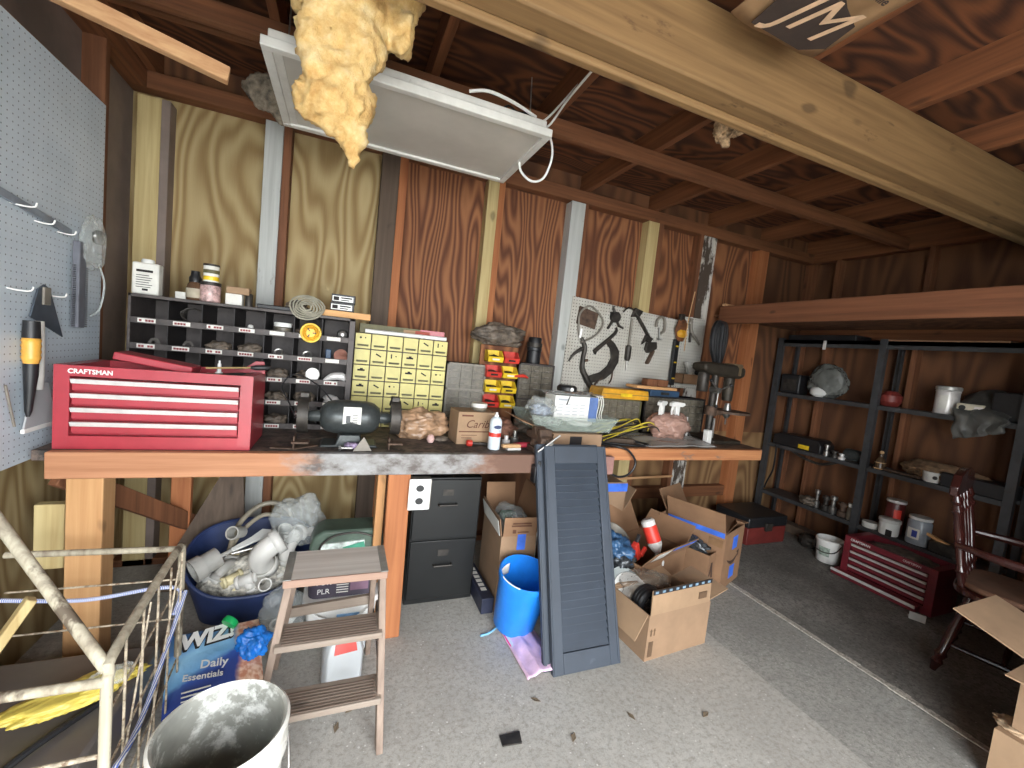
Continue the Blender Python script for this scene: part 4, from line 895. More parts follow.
for k in range(3):
    a = (k - 1) * .03
    MB().tube([(a - .04, .01 * k, .36), (a * 1.2 - .05, .01 * k, .2), (a * .4, .01 * k, .03), (a * .4 + .03, .01 * k, .03), (a * 1.2 + .04, .01 * k, .2), (a + .03, .01 * k, .36)], .02, 8, True, smooth=4).build('belt', M['black'], t)
put('wood_strip', 'thin pale wooden strip lying on the end of the loft beam', 'wood strip', MB().box(-.02, .25, -.02, .02, 0, .018), M['pine_x'], (3.17, 2.90, 2.076), (0, 0, .05), bev=.003)
put('twine', 'pale string hanging beside the loft beam left of the belts', 'string', MB().tube([(0, 0, .5), (-.03, 0, .25), (-.05, -.02, 0)], .004, 6, smooth=4), M['tan'], (2.68, 2.78, 1.62))

# ------------------------------------------------------------------ hanging light, wires, insulation
t = thing('ceiling_light', 'white-framed fluorescent panel light hung unlit from the rafters', 'ceiling light', (.23, 2.12, 2.45))
lw, ld = .565, .31; fr = .028
wm = plain('aged_white_metal', (206, 204, 198), .45, 0, .06, 8, dirt=(150, 138, 122), dthr=.70)
b = MB(); b.box(-lw + .01, lw - .01, -ld + .03, ld - .01, .02, .07); b.build('housing', wm, t, bev=.004)
b = MB(); b.box(-lw - .006, lw + .006, -ld - .006, -ld + fr, -.012, .022); b.box(-lw - .006, lw + .006, ld - fr, ld + .006, -.012, .022)
b.box(-lw - .006, -lw + fr, -ld + fr, ld - fr, -.0115, .0215); b.box(lw - fr, lw + .006, -ld + fr, ld - fr, -.0115, .0215); b.build('frame', wm, t, bev=.003)
MB().box(-lw + fr, lw - fr, -ld + fr, ld - fr, .0, .012).build('diffuser', plain('greyed_diffuser', (186, 182, 174), .4, 0, .05, 3), t)
MB().box(-lw + fr, -lw + fr + .03, -ld + fr, ld - fr, -.004, .0).build('end_plate', wm, t)
for x in (-.5, .5):
    for y in (-.2, .06): MB().cyl((x, y, .08), (x, y + .03, .22 if y > 0 else .30), .003, seg=6).build('hanger_wire', M['steel'], t)
for k, pts in enumerate([[(.62, 1.98, 2.54), (.78, 2.02, 2.60), (.92, 2.18, 2.72), (.955, 1.9, 2.77), (.965, 1.45, 2.80)], [(.66, 2.0, 2.54), (.80, 2.05, 2.59), (.93, 2.16, 2.68), (.945, 1.95, 2.74), (.945, 1.42, 2.77)]]):
    put('electric_cable', ['upper pale cable running along the rafter from the light', 'lower pale cable running along the rafter from the light'][k], 'cable', MB().tube(pts, .006, 8, smooth=6), M['paper'], (0, 0, 0), None, 'cables on the rafter')
put('electric_cable', 'white cable hanging in a loop at the right end of the light', 'cable', MB().tube([(.76, 1.95, 2.53), (.86, 2.0, 2.56), (.93, 2.07, 2.50), (.92, 2.12, 2.40), (.86, 2.14, 2.37), (.79, 2.13, 2.40), (.77, 2.12, 2.45)], .006, 8, smooth=6), M['white'], (0, 0, 0))
put('electric_cable', 'white cable lying along the top of the light housing', 'cable', MB().tube([(.42, 1.86, 2.545), (.50, 1.84, 2.56), (.62, 1.85, 2.555), (.75, 1.90, 2.555)], .007, 8, smooth=5), M['white'], (0, 0, 0))
for k in range(2): put('wire_nut', ['red wire nut nearer the wall at the light end', 'red wire nut nearer the door at the light end'][k], 'wire nut', MB().lathe([(.008, 0), (.012, .01), (.010, .04), (.0, .042)], seg=10), M['rbin'], (.70 + .02 * k, 1.98 + .06 * k, 2.555), (0, 1.3, .4), 'red wire nuts')
put('black_wire', 'black wire tangled on the light end by the red wire nuts', 'wire', MB().tube([(.58, 1.95, 2.54), (.62, 1.93, 2.58), (.68, 1.97, 2.59), (.74, 1.94, 2.58), (.78, 1.99, 2.56)], .005, 6, smooth=5), M['black'], (0, 0, 0))

def fluffy(name, label, cat, lobes, mat, vox=.011, disp=.05, size=.09, seed=0):
    b = MB()
    for k, (c, d) in enumerate(lobes): b.blob((0, 0, 0), d, .35, 2.6, 3, seed + k, Matrix.Translation(c))
    o = b.build(name, mat, ang=180)
    m1 = o.modifiers.new('voxel', 'REMESH'); m1.mode = 'VOXEL'; m1.voxel_size = vox; m1.use_smooth_shade = True
    for k, (sz, st) in enumerate(((size, disp), (size * .32, disp * .6), (size * .12, disp * .3))):
        tx = bpy.data.textures.new(name + '_tex', 'CLOUDS'); tx.noise_scale = sz; tx.noise_depth = 3
        m2 = o.modifiers.new('tufts', 'DISPLACE'); m2.texture = tx; m2.strength = st; m2.mid_level = .5; m2.texture_coords = 'GLOBAL'
    return tag(o, label, cat)
ins = NT('yellow_fibreglass'); f1 = ins.noise(ins.obj(), 14, 6, .7); ins.bump(ins.noise(ins.obj(), 70, 5, .75), .6, .01)
im = ins.fin(ins.ramp(f1, [(.3, (184, 140, 80)), (.5, (210, 176, 116)), (.7, (228, 206, 158))]), .95); ins.b.inputs['Subsurface Weight'].default_value = .15; ins.b.inputs['Subsurface Radius'].default_value = (.03, .02, .01)
fluffy('insulation', 'torn yellow fiberglass insulation hanging from the ceiling before the light', 'insulation',
       [((-.08, 1.55, 2.72), (.40, .30, .30)), ((-.07, 1.55, 2.52), (.28, .22, .34)), ((-.075, 1.54, 2.34), (.24, .18, .32)), ((-.06, 1.53, 2.20), (.20, .15, .20)), ((-.10, 1.53, 2.17), (.20, .13, .11)), ((-.02, 1.54, 2.11), (.10, .09, .12)), ((-.015, 1.54, 2.05), (.04, .04, .09)),
        ((.10, 1.56, 2.66), (.16, .20, .30)), ((.115, 1.56, 2.52), (.09, .12, .24)), ((-.20, 1.55, 2.50), (.06, .1, .12))], im)
gm = plain('grey_fluff', (122, 112, 98), .95, 0, .3, 30, .6)
fluffy('insulation_scrap', 'grey fluffy scrap of insulation stuck behind the cut board end', 'insulation scrap', [((-.42, 2.55, 2.62), (.20, .14, .18)), ((-.36, 2.58, 2.55), (.10, .1, .10))], gm, .012, .04, .05, 30)
fluffy('debris_tuft', 'shaggy tuft of debris hanging beside the big beam', 'debris', [((1.62, 1.60, 2.66), (.15, .12, .15)), ((1.58, 1.60, 2.60), (.09, .08, .12)), ((1.68, 1.58, 2.70), (.08, .1, .09))], plain('straw_debris', (160, 134, 104), .9, 0, .45, 40, .6), .010, .05, .03, 50)
# kraft-faced batt with printing
t = thing('insulation_facing', 'printed kraft paper insulation facing hanging beyond the big beam', 'insulation paper', (1.26, .75, 2.60))
MB().grid(14, 18, lambda u, v: Vector((-.19 + .40 * u, -.45 + .82 * v, .012 * noise.noise((u * 3, v * 4, 1)) + .03 * abs(u - .5)))).build('paper', plain('kraft_paper', (150, 118, 84), .75, 0, .12, 5), t, solid=.004)
inkk = plain('dark_logo_ink', (58, 46, 40), .8)
MB().prism([(-.15, .14), (-.13, .34), (.10, .345), (.17, .30), (.15, .20), (.06, .17), (-.02, .13)], -.014, -.012, 'XY').build('logo_patch', inkk, t)
text('JM', .20, plain('cream_logo_ink', (206, 172, 140), .8), t, (.005, .235, -.0185), (PI, 0, 0), 'logo', shear=.35, sx=.95)
text('Johns Manville', .036, inkk, t, (.03, .105, -.016), (PI, 0, 0), 'lettering', bold=.0008)
# sloping cut 2x4 at the upper left
tn += 1; struct(MB().bar((-1.13, 1.88, 2.485), (-.475, 2.02, 2.40), .04, .055).build('trim_%d' % tn, M['pine_x'], bev=.003))
# ------------------------------------------------------------------ under and before the bench
t = thing('filing_cabinet', 'black two-drawer filing cabinet under the workbench', 'filing cabinet', (.60, 2.25, 0))
MB().box(-.195, .195, .012, .62, 0, .73).build('body', M['blackcab'], t, bev=.004)
for k in range(2):
    z0 = .03 + .35 * k
    d = MB().box(-.188, .188, 0, .012, z0, z0 + .34).build('drawer', M['blackcab'], t, bev=.004)
    MB().tube([(-.05, 0, z0 + .20), (-.05, -.022, z0 + .20), (.05, -.022, z0 + .20), (.05, 0, z0 + .20)], .006, 8).build('handle', M['darksteel'], d)
    MB().box(-.03, .03, -.002, .0, z0 + .25, z0 + .285).build('label_holder', M['darksteel'], d)
t = thing('wall_outlet', 'white double outlet on the right side of the orange bench leg', 'outlet', (.39, 2.0, .66))
MB().box(-.045, .055, -.005, .05, .005, .148).build('box', M['greycab'], t, bev=.003)
MB().box(-.055, .05, -.014, -.005, 0, .153).build('cover_plate', M['white'], t, bev=.004)
for z in (.045, .108):
    b = MB(); b.lathe([(.019, -.004), (.019, .003), (.0, .003)], (-.003, -.0145, z), 18, Matrix.Rotation(PI / 2, 4, 'X'), 1, .85); b.build('socket', M['black'], t)

def carton(name, label, loc, rz, w, d, h, mats, flaps=(), fl=.2, th=.005, group=None, open_=True, floor=True):
    """open-topped cardboard box; flaps: list of (side, angle in degrees from straight up, length)"""
    t = thing(name, label, 'box', loc, rz, group)
    b = MB()
    b.box(-w / 2, w / 2, -d / 2, -d / 2 + th, 0, h); b.box(-w / 2, w / 2, d / 2 - th, d / 2, 0, h)
    b.box(-w / 2, -w / 2 + th, -d / 2 + th, d / 2 - th, 0, h); b.box(w / 2 - th, w / 2, -d / 2 + th, d / 2 - th, 0, h)
    b.box(-w / 2 + th, w / 2 - th, -d / 2 + th, d / 2 - th, 0, th)
    if not open_: b.box(-w / 2 + th, w / 2 - th, -d / 2 + th, d / 2 - th, h - th, h - .0005)
    b.build('box', mats[0], t, smooth=False)
    for s, a, L in flaps:
        a = rad(a); c, sn = math.cos(a), math.sin(a); i = .008
        if s == 'f': p = [(-w / 2 + i, -d / 2, h), (w / 2 - i, -d / 2, h), (w / 2 - i, -d / 2 - L * sn, h + L * c), (-w / 2 + i, -d / 2 - L * sn, h + L * c)]
        if s == 'b': p = [(w / 2 - i, d / 2, h), (-w / 2 + i, d / 2, h), (-w / 2 + i, d / 2 + L * sn, h + L * c), (w / 2 - i, d / 2 + L * sn, h + L * c)]
        if s == 'l': p = [(-w / 2, d / 2 - i, h), (-w / 2, -d / 2 + i, h), (-w / 2 - L * sn, -d / 2 + i, h + L * c), (-w / 2 - L * sn, d / 2 - i, h + L * c)]
        if s == 'r': p = [(w / 2, -d / 2 + i, h), (w / 2, d / 2 - i, h), (w / 2 + L * sn, d / 2 - i, h + L * c), (w / 2 + L * sn, -d / 2 + i, h + L * c)]
        MB().slab(p, -th).build('flap', mats[min(1, len(mats) - 1)], t, smooth=False)
    return t
# tall carton behind the blue bucket
t = carton('cardboard_box', 'tall open cardboard box standing behind the blue bucket', (1.00, 2.28, 0), -.06, .21, .38, .44, [M['kraft'], M['kraft2']], [('f', 4, .11), ('r', 14, .22), ('b', 12, .18), ('l', 10, .10)])
b = MB(); b.box(-.05, .06, -.2052, -.2045, .515, .522); b.box(-.055, .065, -.2035, -.2028, .50, .507); b.box(-.045, -.025, -.1985, -.1978, .46, .48); b.box(-.015, .05, -.1985, -.1978, .463, .468); b.build('printed_words', plain('carton_print', (96, 62, 44), .8), t)
MB().box(-.01, .04, -.1918, -.1905, .36, .45).build('tape', M['tape'], t)
MB().slab([(-.112, .16, .44), (-.112, -.18, .44), (-.130, -.18, .53), (-.130, .16, .53)], .002).build('white_label', M['paper'], t)
b = MB()
for q_ in range(4): b.slab([(-.1145 - .003 * (q_ % 2), .12 - q_ * .075, .455), (-.1145 - .003 * (q_ % 2), .06 - q_ * .075, .455), (-.130, .06 - q_ * .075, .52), (-.130, .12 - q_ * .075, .52)], .004)
t = thing('wrapped_parts', 'clear bag of green circuit parts in the tall cardboard box', 'bag', (1.0, 2.25, .36))
MB().blob((0, 0, .1), (.17, .28, .18), .35, 3.5, 4, 61).build('film', M['film'], t); MB().cbox((.0, -.02, .1), (.10, .16, .03), (.5, .2, .3)).build('board', plain('green_board', (58, 92, 66), .5, 0, .4, 60), t); MB().cbox((.02, -.06, .12), (.07, .07, .012), (.6, .3, 0)).build('card', M['white'], t)
t = thing('flat_box', 'long narrow dark navy box lying between the filing cabinet and tall carton', 'box', (.85, 2.37, 0), .0)
MB().box(-.045, .025, -.28, .33, 0, .09).build('box', plain('navy_black_card', (44, 48, 66), .5), t, bev=.003)
b = MB()
for q_ in range(9): b.box(-.025, .008, -.20 + q_ * .045, -.20 + q_ * .045 + .03, .0905, .0915)
b.build('printed_words', M['paper'], t, smooth=False); MB().box(-.045, .025, .20, .331, .0, .0915).build('end_label', M['paper'], t)
t = thing('bucket', 'bright blue plastic bucket beside the leaning shutters', 'bucket', (.945, 1.955, 0.025), rot=(rad(11), rad(3), 0))
MB().lathe([(.0, 0), (.108, 0), (.112, .006), (.138, .29), (.145, .292), (.145, .315), (.139, .32), (.134, .315), (.132, .29), (.108, .012), (.0, .010)], seg=40, caps=False).build('bucket', M['blue'], t)
b = MB(); b.tube([(.1425 * math.cos(a), .1425 * math.sin(a), .3195) for a in [PI * 1.05 + .1 * k for k in range(9)]], .003, 6); b.build('rim_highlight', M['white'], t)  # white arc is a highlight painted on the rim
MB().grid(8, 4, lambda u, v: Vector(((.124 + .005 * v) * math.cos(1.9 + u * .6), (.124 + .005 * v) * math.sin(1.9 + u * .6), .22 + .06 * v))).build('sticker', M['paper'], t, solid=.001)
MB().blob((0, 0, .03), (.15, .15, .05), .3, 4, 3, 66).build('blue_liner', M['blue'], t)
t = thing('sponge_pack', 'pink wrapped package on the floor under the blue bucket and shutter', 'package', (.945, 1.80, 0), .05)
pk = plain('pale_pink_wrap', (232, 194, 220), .4, 0, .12, 9)
MB().grid(22, 26, lambda u, v: Vector(((-.085 + .20 * u) * (1 - .12 * v), -.21 + .36 * v, .006 + .03 * (math.sin(PI * u) ** .5) * (1 - .2 * v) + .006 * noise.noise((u * 7, v * 5, 3)) - .010 * abs(math.sin(u * 9))))).build('wrap', pk, t, solid=.004)
MB().box(-.075, .06, -.02, .15, .001, .012).build('pink_card', plain('magenta_card', (222, 62, 132), .5), t, bev=.003); MB().box(-.070, -.055, -.01, .12, .0122, .0135).build('white_stripe', M['white'], t)

# leaning louvred shutters
def shutter(label, loc, tilt, rz=0):
    t = thing('shutter', label, 'shutter', loc, rot=(-tilt, 0, rz), group='grey louvered shutters')
    w, h, th = .375, 1.06, .026
    m = M.get('shutter') or M.setdefault('shutter', plain('weathered_slate_vinyl', (58, 65, 75), .55, 0, .07, 4, dirt=(76, 84, 94), dthr=.7))
    b = MB(); fr = .058
    b.box(0, fr, 0, th, 0, h); b.box(w - fr, w, 0, th, 0, h); b.box(fr, w - fr, .0, th, 0, .09); b.box(fr, w - fr, .0, th, h - .09, h); b.box(fr, w - fr, .018, th, .09, h - .09)
    b.build('frame', m, t, bev=.003)
    b = MB(); b.box(.006, .016, -.004, .001, .01, h - .01); b.box(w - .016, w - .006, -.004, .001, .01, h - .01); b.build('edge_bead', m, t, bev=.001)
    n = 24; p = (h - .18) / n
    for k in range(n):
        z = .09 + k * p
        MB().prism([(.003, z + .004), (.019, z + p), (.019, z)], fr + .001, w - fr - .001, 'YZ').build('louvre', m, t, smooth=False)
    return t
til = math.atan2(.345, 1.0)
shutter('front grey-blue louvered shutter leaning against the bench', (.995, 1.575, 0), til)
shutter('rear grey-blue louvered shutter leaning behind the first one', (.965, 1.612, 0), til)

# cartons on the floor at the right of the shutter
t = carton('cardboard_box', 'open cardboard box nearest the camera beside the shutters', (1.70, 1.705, 0), .08, .44, .27, .24, [M['kraft'], M['kraft3']], [('f', -3, .125), ('r', 75, .15), ('l', 150, .14), ('b', 78, .10)])
b = MB(); b.box(-.212, .212, -.134, -.1325, .345, .368); b.m = 1
for q_ in range(9): b.box(-.20 + q_ * .047, -.20 + q_ * .047 + .02, -.135, -.1335, .350, .362)
b.build('printed_tape', [M['ink'], plain('grey_blue_print', (120, 146, 166), .7)], t, smooth=False)
b = MB()
b.box(.12, .18, -.1365, -.133, .27, .305); b.build('printed_label', plain('dark_brown_print', (96, 74, 54), .8), t)
b = MB(); b.box(-.205, -.175, -.1365, -.1348, .02, .10); 
b.prism([(-.20, .13), (-.192, .13), (-.192, .155), (-.187, .155), (-.196, .168), (-.205, .155), (-.20, .155)], -.1365, -.1348, 'XZ'); b.prism([(-.178, .13), (-.170, .13), (-.170, .155), (-.165, .155), (-.174, .168), (-.183, .155), (-.178, .155)], -.1365, -.1348, 'XZ')
b.build('handling_marks', bpy.data.materials['dark_brown_print'], t, smooth=False)
t = thing('ribbed_hose', 'black ribbed rings in the nearest open cardboard box', 'hose', (1.60, 1.70, .14))
for k in range(3): MB().tube([(.062 * math.cos(a), .02 * k - .02, .075 + .062 * math.sin(a)) for a in [q_ * PI / 10 for q_ in range(20)]], .022, 10, True).build('ring', M['black'], t)
t = thing('plates', 'white and clear plastic plates on edge in the nearest open box', 'plates', (1.57, 1.80, .07))
for k in range(4): MB().lathe([(.0, 0), (.09, .002), (.11, .012), (.112, .015), (.088, .006), (.0, .004)], seg=26, M=Matrix.Translation((.0, .02 * k, .13)) @ Matrix.Rotation(.75 + .04 * k, 4, 'X')).build('plate', M['white'] if k == 0 else M['clear'], t)
put('film_wrap', 'crumpled clear and brown film over the back of the nearest open box', 'film', MB().blob((0, 0, .08), (.30, .20, .14), .35, 3.5, 4, 71), clear('brown_film', (170, 158, 144), .35, .15, .8, 40), (1.66, 1.80, .16))
# box with red bottle
t = carton('cardboard_box', 'wide cardboard box with blue tape holding a red and white bottle', (1.88, 2.125, 0), .30, .50, .36, .30, [M['kraft2'], M['kraft2']], [('r', 42, .17), ('f', 38, .13), ('b', 30, .2)])
MB().slab([(-.04, -.262, .402), (.21, -.262, .402), (.21, -.244, .379), (-.04, -.244, .379)], -.0012).build('tape', M['tape'], t)
MB().slab([(-.20, -.255, .395), (-.06, -.255, .395), (-.06, -.20, .325), (-.20, -.20, .325)], .0012).build('white_label', M['paper'], t)
b = MB()
for q_ in range(5): b.slab([(-.19 + q_ * .026, -.2525, .3945), (-.178 + q_ * .026, -.2525, .3945), (-.178 + q_ * .026, -.21, .342), (-.19 + q_ * .026, -.21, .342)], .0016)
b.build('printed_words', M['redink'] if False else bpy.data.materials['grey_print'], t, smooth=False)
t = thing('spray_bottle', 'white bottle with red label lying head down in the wide box', 'bottle', (1.90, 1.98, .31), rot=(rad(160), rad(-16), 0))
MB().lathe([(.0, -.22), (.03, -.22), (.042, -.21), (.044, -.06), (.03, -.03), (.018, -.01), (.018, .0)], seg=20).build('bottle', M['dirtywhite'], t)
MB().lathe([(.0448, -.18), (.0448, -.08)], seg=20, caps=False).build('label', M['rbin'], t)
MB().lathe([(.022, .0), (.024, .005), (.022, .05), (.012, .07), (.0, .07)], seg=16).build('cap', M['white'], t)
t = thing('nozzle', 'red trigger nozzle beside the white bottle in the wide box', 'nozzle', (1.76, 2.0, .29), rot=(0, -.5, .4))
MB().box(-.02, .02, -.018, .018, 0, .12).build('body', M['rbin'], t, bev=.006); MB().bar((0, 0, .10), (.06, 0, .14), .02, .02).build('tip', M['black'], t, bev=.003); MB().bar((.01, -.02, .02), (.07, -.02, .03), .018, .03).build('trigger', M['rbin'], t, bev=.004)
put('blue_tarp', 'dark blue plastic sheet crumpled at the left of the wide box', 'plastic sheet', MB().blob((0, 0, .09), (.20, .26, .18), .45, 3.5, 4, 73), plain('slate_blue_plastic', (54, 84, 116), .3, 0, .25, 12), (1.62, 2.06, .235))
put('black_parts', 'black and silver fittings at the front left of the wide box', 'fittings', MB().blob((0, 0, .05), (.15, .12, .11), .5, 4, 3, 74), plain('black_silver_mix', (52, 54, 56), .3, .4, .9, 60), (1.62, 1.97, .25))
put('red_cap', 'small round red cap at the right inside the wide box', 'cap', MB().lathe([(.026, 0), (.028, .004), (.026, .02), (.0, .024)], seg=18), M['rbin'], (1.93, 2.05, .33), (.5, 0, 0))  # red cap, loose in the box
put('grey_bowl', 'grey bowl behind the red nozzle in the wide box', 'bowl', MB().lathe([(.0, 0), (.06, .01), (.09, .05), (.10, .10), (.094, .10), (.05, .018), (.0, .012)], seg=24), M['greycab'], (1.66, 2.17, .30), (.5, .2, 0))
# smile box
t = carton('cardboard_box', 'tall cardboard box with a printed smile and blue tape strips', (2.54, 2.23, 0), rad(22), .36, .42, .40, [M['kraft2'], M['kraft2']], [('l', 22, .16), ('r', 100, .12), ('b', 30, .18)])
sm = plain('smile_ink', (70, 50, 40), .8)
b = MB(); arc = [(-.10 + .2 * k / 14, .20 - .035 * math.sin(PI * k / 14) ) for k in range(15)]
for k in range(14):
    w0 = .010 * math.sin(PI * (k + .3) / 14.6) + .003; w1 = .010 * math.sin(PI * (k + 1.3) / 15.6) + .003
    b.prism([(arc[k][0], arc[k][1] - w0), (arc[k + 1][0], arc[k + 1][1] - w1), (arc[k + 1][0], arc[k + 1][1] + w1), (arc[k][0], arc[k][1] + w0)], -.2112, -.2102, 'XZ')
b.prism([(.07, .222), (.118, .23), (.112, .18), (.10, .205)], -.2112, -.2102, 'XZ'); b.build('smile_logo', sm, t, smooth=False)
MB().box(-.03, .06, -.2113, -.2101, .26, .35).build('tape', M['tape'], t); MB().box(-.03, .06, -.2113, -.2101, .05, .14).build('tape', M['tape'], t)
b = MB(); b.slab([(-.182, .20, .37), (-.182, -.20, .37), (-.183, -.20, .405), (-.183, .20, .405)], .001); b.build('tape', M['tape'], t)
b = MB(); b.slab([(-.1815, -.10, .30), (-.1815, -.195, .30), (-.1815, -.195, .355), (-.1815, -.10, .355)], .001); b.build('printed_label', plain('faded_brown_print', (128, 96, 66), .8), t)
MB().slab([(-.18, .21, .41), (-.18, -.21, .405), (.0, -.21, .44), (.19, -.14, .405), (.18, .21, .42)], .005).build('flap', M['kraft2'], t, smooth=False)
# box with the black A print between
t = carton('cardboard_box', 'low cardboard box squeezed between the wide box and the smile box', (2.305, 2.14, 0), rad(22), .115, .34, .27, [M['kraft2'], M['kraft2']], [('b', 15, .16)])
MB().prism([(-.04, .10), (-.02, .10), (-.005, .15), (.01, .10), (.035, .10), (.01, .21), (-.015, .21)], -.1712, -.1702, 'XZ').build('printed_mark', sm, t, smooth=False)
b = MB(); b.box(-.05, .05, -.1712, -.170, .03, .045); b.build('printed_line', sm, t)
put('black_parts', 'row of black and grey parts in the low box behind the smile box', 'fittings', MB().blob((0, 0, .05), (.10, .26, .11), .4, 5, 3, 77), bpy.data.materials['black_silver_mix'], (2.305, 2.14, .23), (0, 0, .38))
# box at the back under the bench
t = carton('cardboard_box', 'cardboard box with blue taped top standing behind the shutters under the bench', (1.78, 2.58, 0), -.04, .30, .36, .40, [M['kraft'], M['kraft']], [('f', 6, .24), ('r', 30, .2)])
MB().box(-.142, .142, -.2085, -.207, .575, .632).build('tape', M['tape'], t); MB().box(-.09, -.04, -.2095, -.2085, .55, .57).build('yellow_sticker', M['ybin'], t)
# leaning sticks at the back
put('wood_strip', 'brown stick leaning against the back wall under the right bench', 'stick', MB().bar((2.0, 2.86, .02), (2.14, 2.93, .80), .04, .02), M['brown'], (0, 0, 0), bev=.003)
put('wood_strip', 'thin pale batten fixed across the wall under the right bench', 'batten', MB().bar((1.80, 2.94, .46), (2.86, 2.94, .49), .012, .02), M['pine_x'], (0, 0, 0), bev=.002)
put('crate', 'low wooden crate on the floor behind the wide box', 'crate', MB().box(-.25, .25, -.12, .12, 0, .18), M['ply_b'], (2.12, 2.66, 0), (0, 0, .1), bev=.004)

# ------------------------------------------------------------------ step ladder and what stands behind it
t = thing('step_ladder', 'short old wooden step ladder before the white litter tub', 'step ladder', (0, 1.6, 0))
lw_ = lumber('grey_weathered_wood', (146, 128, 114), (112, 94, 82), 'Z'); lx = lumber('grey_weathered_board', (204, 198, 190), (172, 162, 152), 'X'); le = lumber('worn_pink_edge', (158, 130, 114), (136, 108, 92), 'X')
ls = lumber('worn_step_wood', (150, 138, 126), (122, 106, 92), 'X')
FL = ((-.205, -.165, 0), (-.118, -.035, .60)); FR = ((.215, -.165, 0), (.192, -.035, .60))
for a, c in (FL, FR): MB().bar(a, c, .024, .062, (0, 1, 0)).build('front_rail', lw_, t, bev=.003)
for x0, x1 in ((-.18, -.10), (.20, .175)): MB().bar((x0, .34, 0), (x1, .105, .60), .022, .035, (0, 1, 0)).build('rear_leg', lw_, t, bev=.003)
def lerp(a, c, f): return tuple(p + (q_ - p) * f for p, q_ in zip(a, c))
tp = MB().box(-.135, .205, -.085, .125, .60, .624).build('top_board', lx, t, bev=.003)
MB().box(-.1355, .2055, -.0855, -.078, .598, .6245).build('worn_edge', le, tp, bev=.002)
for x in (-.137, .182): MB().box(x, x + .026, -.083, .122, .6235, .6265).build('metal_corner', plain('galvanised_patch', (142, 146, 142), .4, .5), tp, bev=.001)
for f in (.32, .68):
    a, c = lerp(*FL, f), lerp(*FR, f)
    st = MB().box(a[0], c[0], a[1] - .05, a[1] + .075, a[2] - .011, a[2] + .011).build('step', ls, t, bev=.003)
    b = MB()
    for q_ in range(7): b.box(a[0] + .02, c[0] - .02, a[1] - .04 + q_ * .014, a[1] - .04 + q_ * .014 + .005, a[2] + .0105, a[2] + .013)
    b.build('tread_groove', lumber('dark_groove', (120, 104, 92), (96, 80, 70), 'X') if f < .5 else bpy.data.materials['dark_groove'], st)
MB().bar((-.14, .22, .32), (.19, .22, .34), .02, .04).build('rear_crossbar', ls, t, bev=.002)
MB().bar((.205, -.10, .22), (.196, .22, .30), .004, .016).build('spreader', M['darksteel'], t)
t = thing('milk_jug', 'milky plastic jug with a red label standing behind the ladder steps', 'jug', (.085, 1.80, 0), .15)
jm = clear('milky_jug', (214, 218, 220), .72, .3)
b = MB(); b.rings([[Vector((sx * w, sy * w * .8, z)) for sx, sy in ((-1, -.5), (-.87, -.87), (-.5, -1), (.5, -1), (.87, -.87), (1, -.5), (1, .5), (.87, .87), (.5, 1), (-.5, 1), (-.87, .87), (-1, .5))] for w, z in ((.07, 0), (.078, .01), (.078, .15), (.066, .19), (.03, .225), (.022, .235), (.022, .25))]); b.build('jug', jm, t, bev=.004)
MB().lathe([(.024, .242), (.025, .246), (.025, .262), (.0, .263)], seg=18).build('cap', M['rbin'], t)
MB().slab([(-.045, -.065, .165), (.045, -.065, .165), (.04, -.052, .20), (-.04, -.052, .20)], -.003).build('red_label', M['rbin'], t)
MB().tube([(.05, .02, .21), (.085, .03, .18), (.085, .03, .10)], .012, 10, smooth=3).build('handle', jm, t)
t = thing('litter_tub', 'white plastic tub with rounded rim behind the step ladder', 'tub', (.075, 2.13, 0))
def rr(w, d, z, r=.04):
    out = []
    for cx, cy, a0 in ((w - r, d - r, 0), (-w + r, d - r, 90), (-w + r, -d + r, 180), (w - r, -d + r, 270)):
        for k in range(5): a = rad(a0 + k * 22.5); out.append(Vector((cx + r * math.cos(a), cy + r * math.sin(a), z)))
    return out
MB().rings([rr(.135, .11, 0), rr(.145, .12, .01), rr(.158, .13, .215), rr(.17, .142, .217), rr(.17, .142, .245), rr(.16, .132, .247)]).build('tub', M['white'], t)
MB().box(-.02, .08, -.1325, -.124, .13, .165).build('blue_label', plain('pale_blue_label', (120, 160, 200), .6), t)
MB().tube([(-.14, -.14, .22), (-.10, -.155, .18), (.0, -.16, .15), (.10, -.155, .18), (.14, -.14, .22)], .005, 8, smooth=4).build('bail_handle', M['white'], t)
MB().tube([(-.09 + .035 * math.cos(a), -.134, .12 + .03 * math.sin(a)) for a in [q_ * PI / 8 for q_ in range(16)]], .003, 6, True).build('printed_ring', M['ink'], t)
t = thing('litter_box', 'dark printed box with white letters on the white litter tub', 'box', (.075, 2.13, .248))
MB().rings([rr(.15, .12, 0), rr(.155, .125, .11), rr(.145, .115, .125)]).build('box', plain('dark_print_box', (66, 60, 72), .5), t)
b = MB()
b.box(.03, .11, -.1262, -.1245, .03, .10); b.build('printed_panel', plain('muted_purple_print', (120, 92, 110), .7), t)
text('FOR', .034, M['white'], t, (-.085, -.1262, .078)); text('PLR', .034, M['white'], t, (-.085, -.1262, .035))
b = MB()
for q_ in range(6): b.box(-.03, .022, -.1262, -.1245, .024 + q_ * .012, .028 + q_ * .012)
b.build('small_print', M['paper'], t, smooth=False)
t = thing('tool_bag', 'dark green rounded tote with a wire handle on top of the litter tub stack', 'tote', (.085, 2.24, .375))
gt = plain('dark_green_tote', (78, 94, 82), .45, 0, .12, 8)
MB().prism([(-.17, 0), (.17, 0), (.175, .06), (.165, .11), (.13, .135), (-.11, .135), (-.155, .11), (-.172, .06)], -.10, .06, 'XZ').build('body', gt, t, bev=.012)
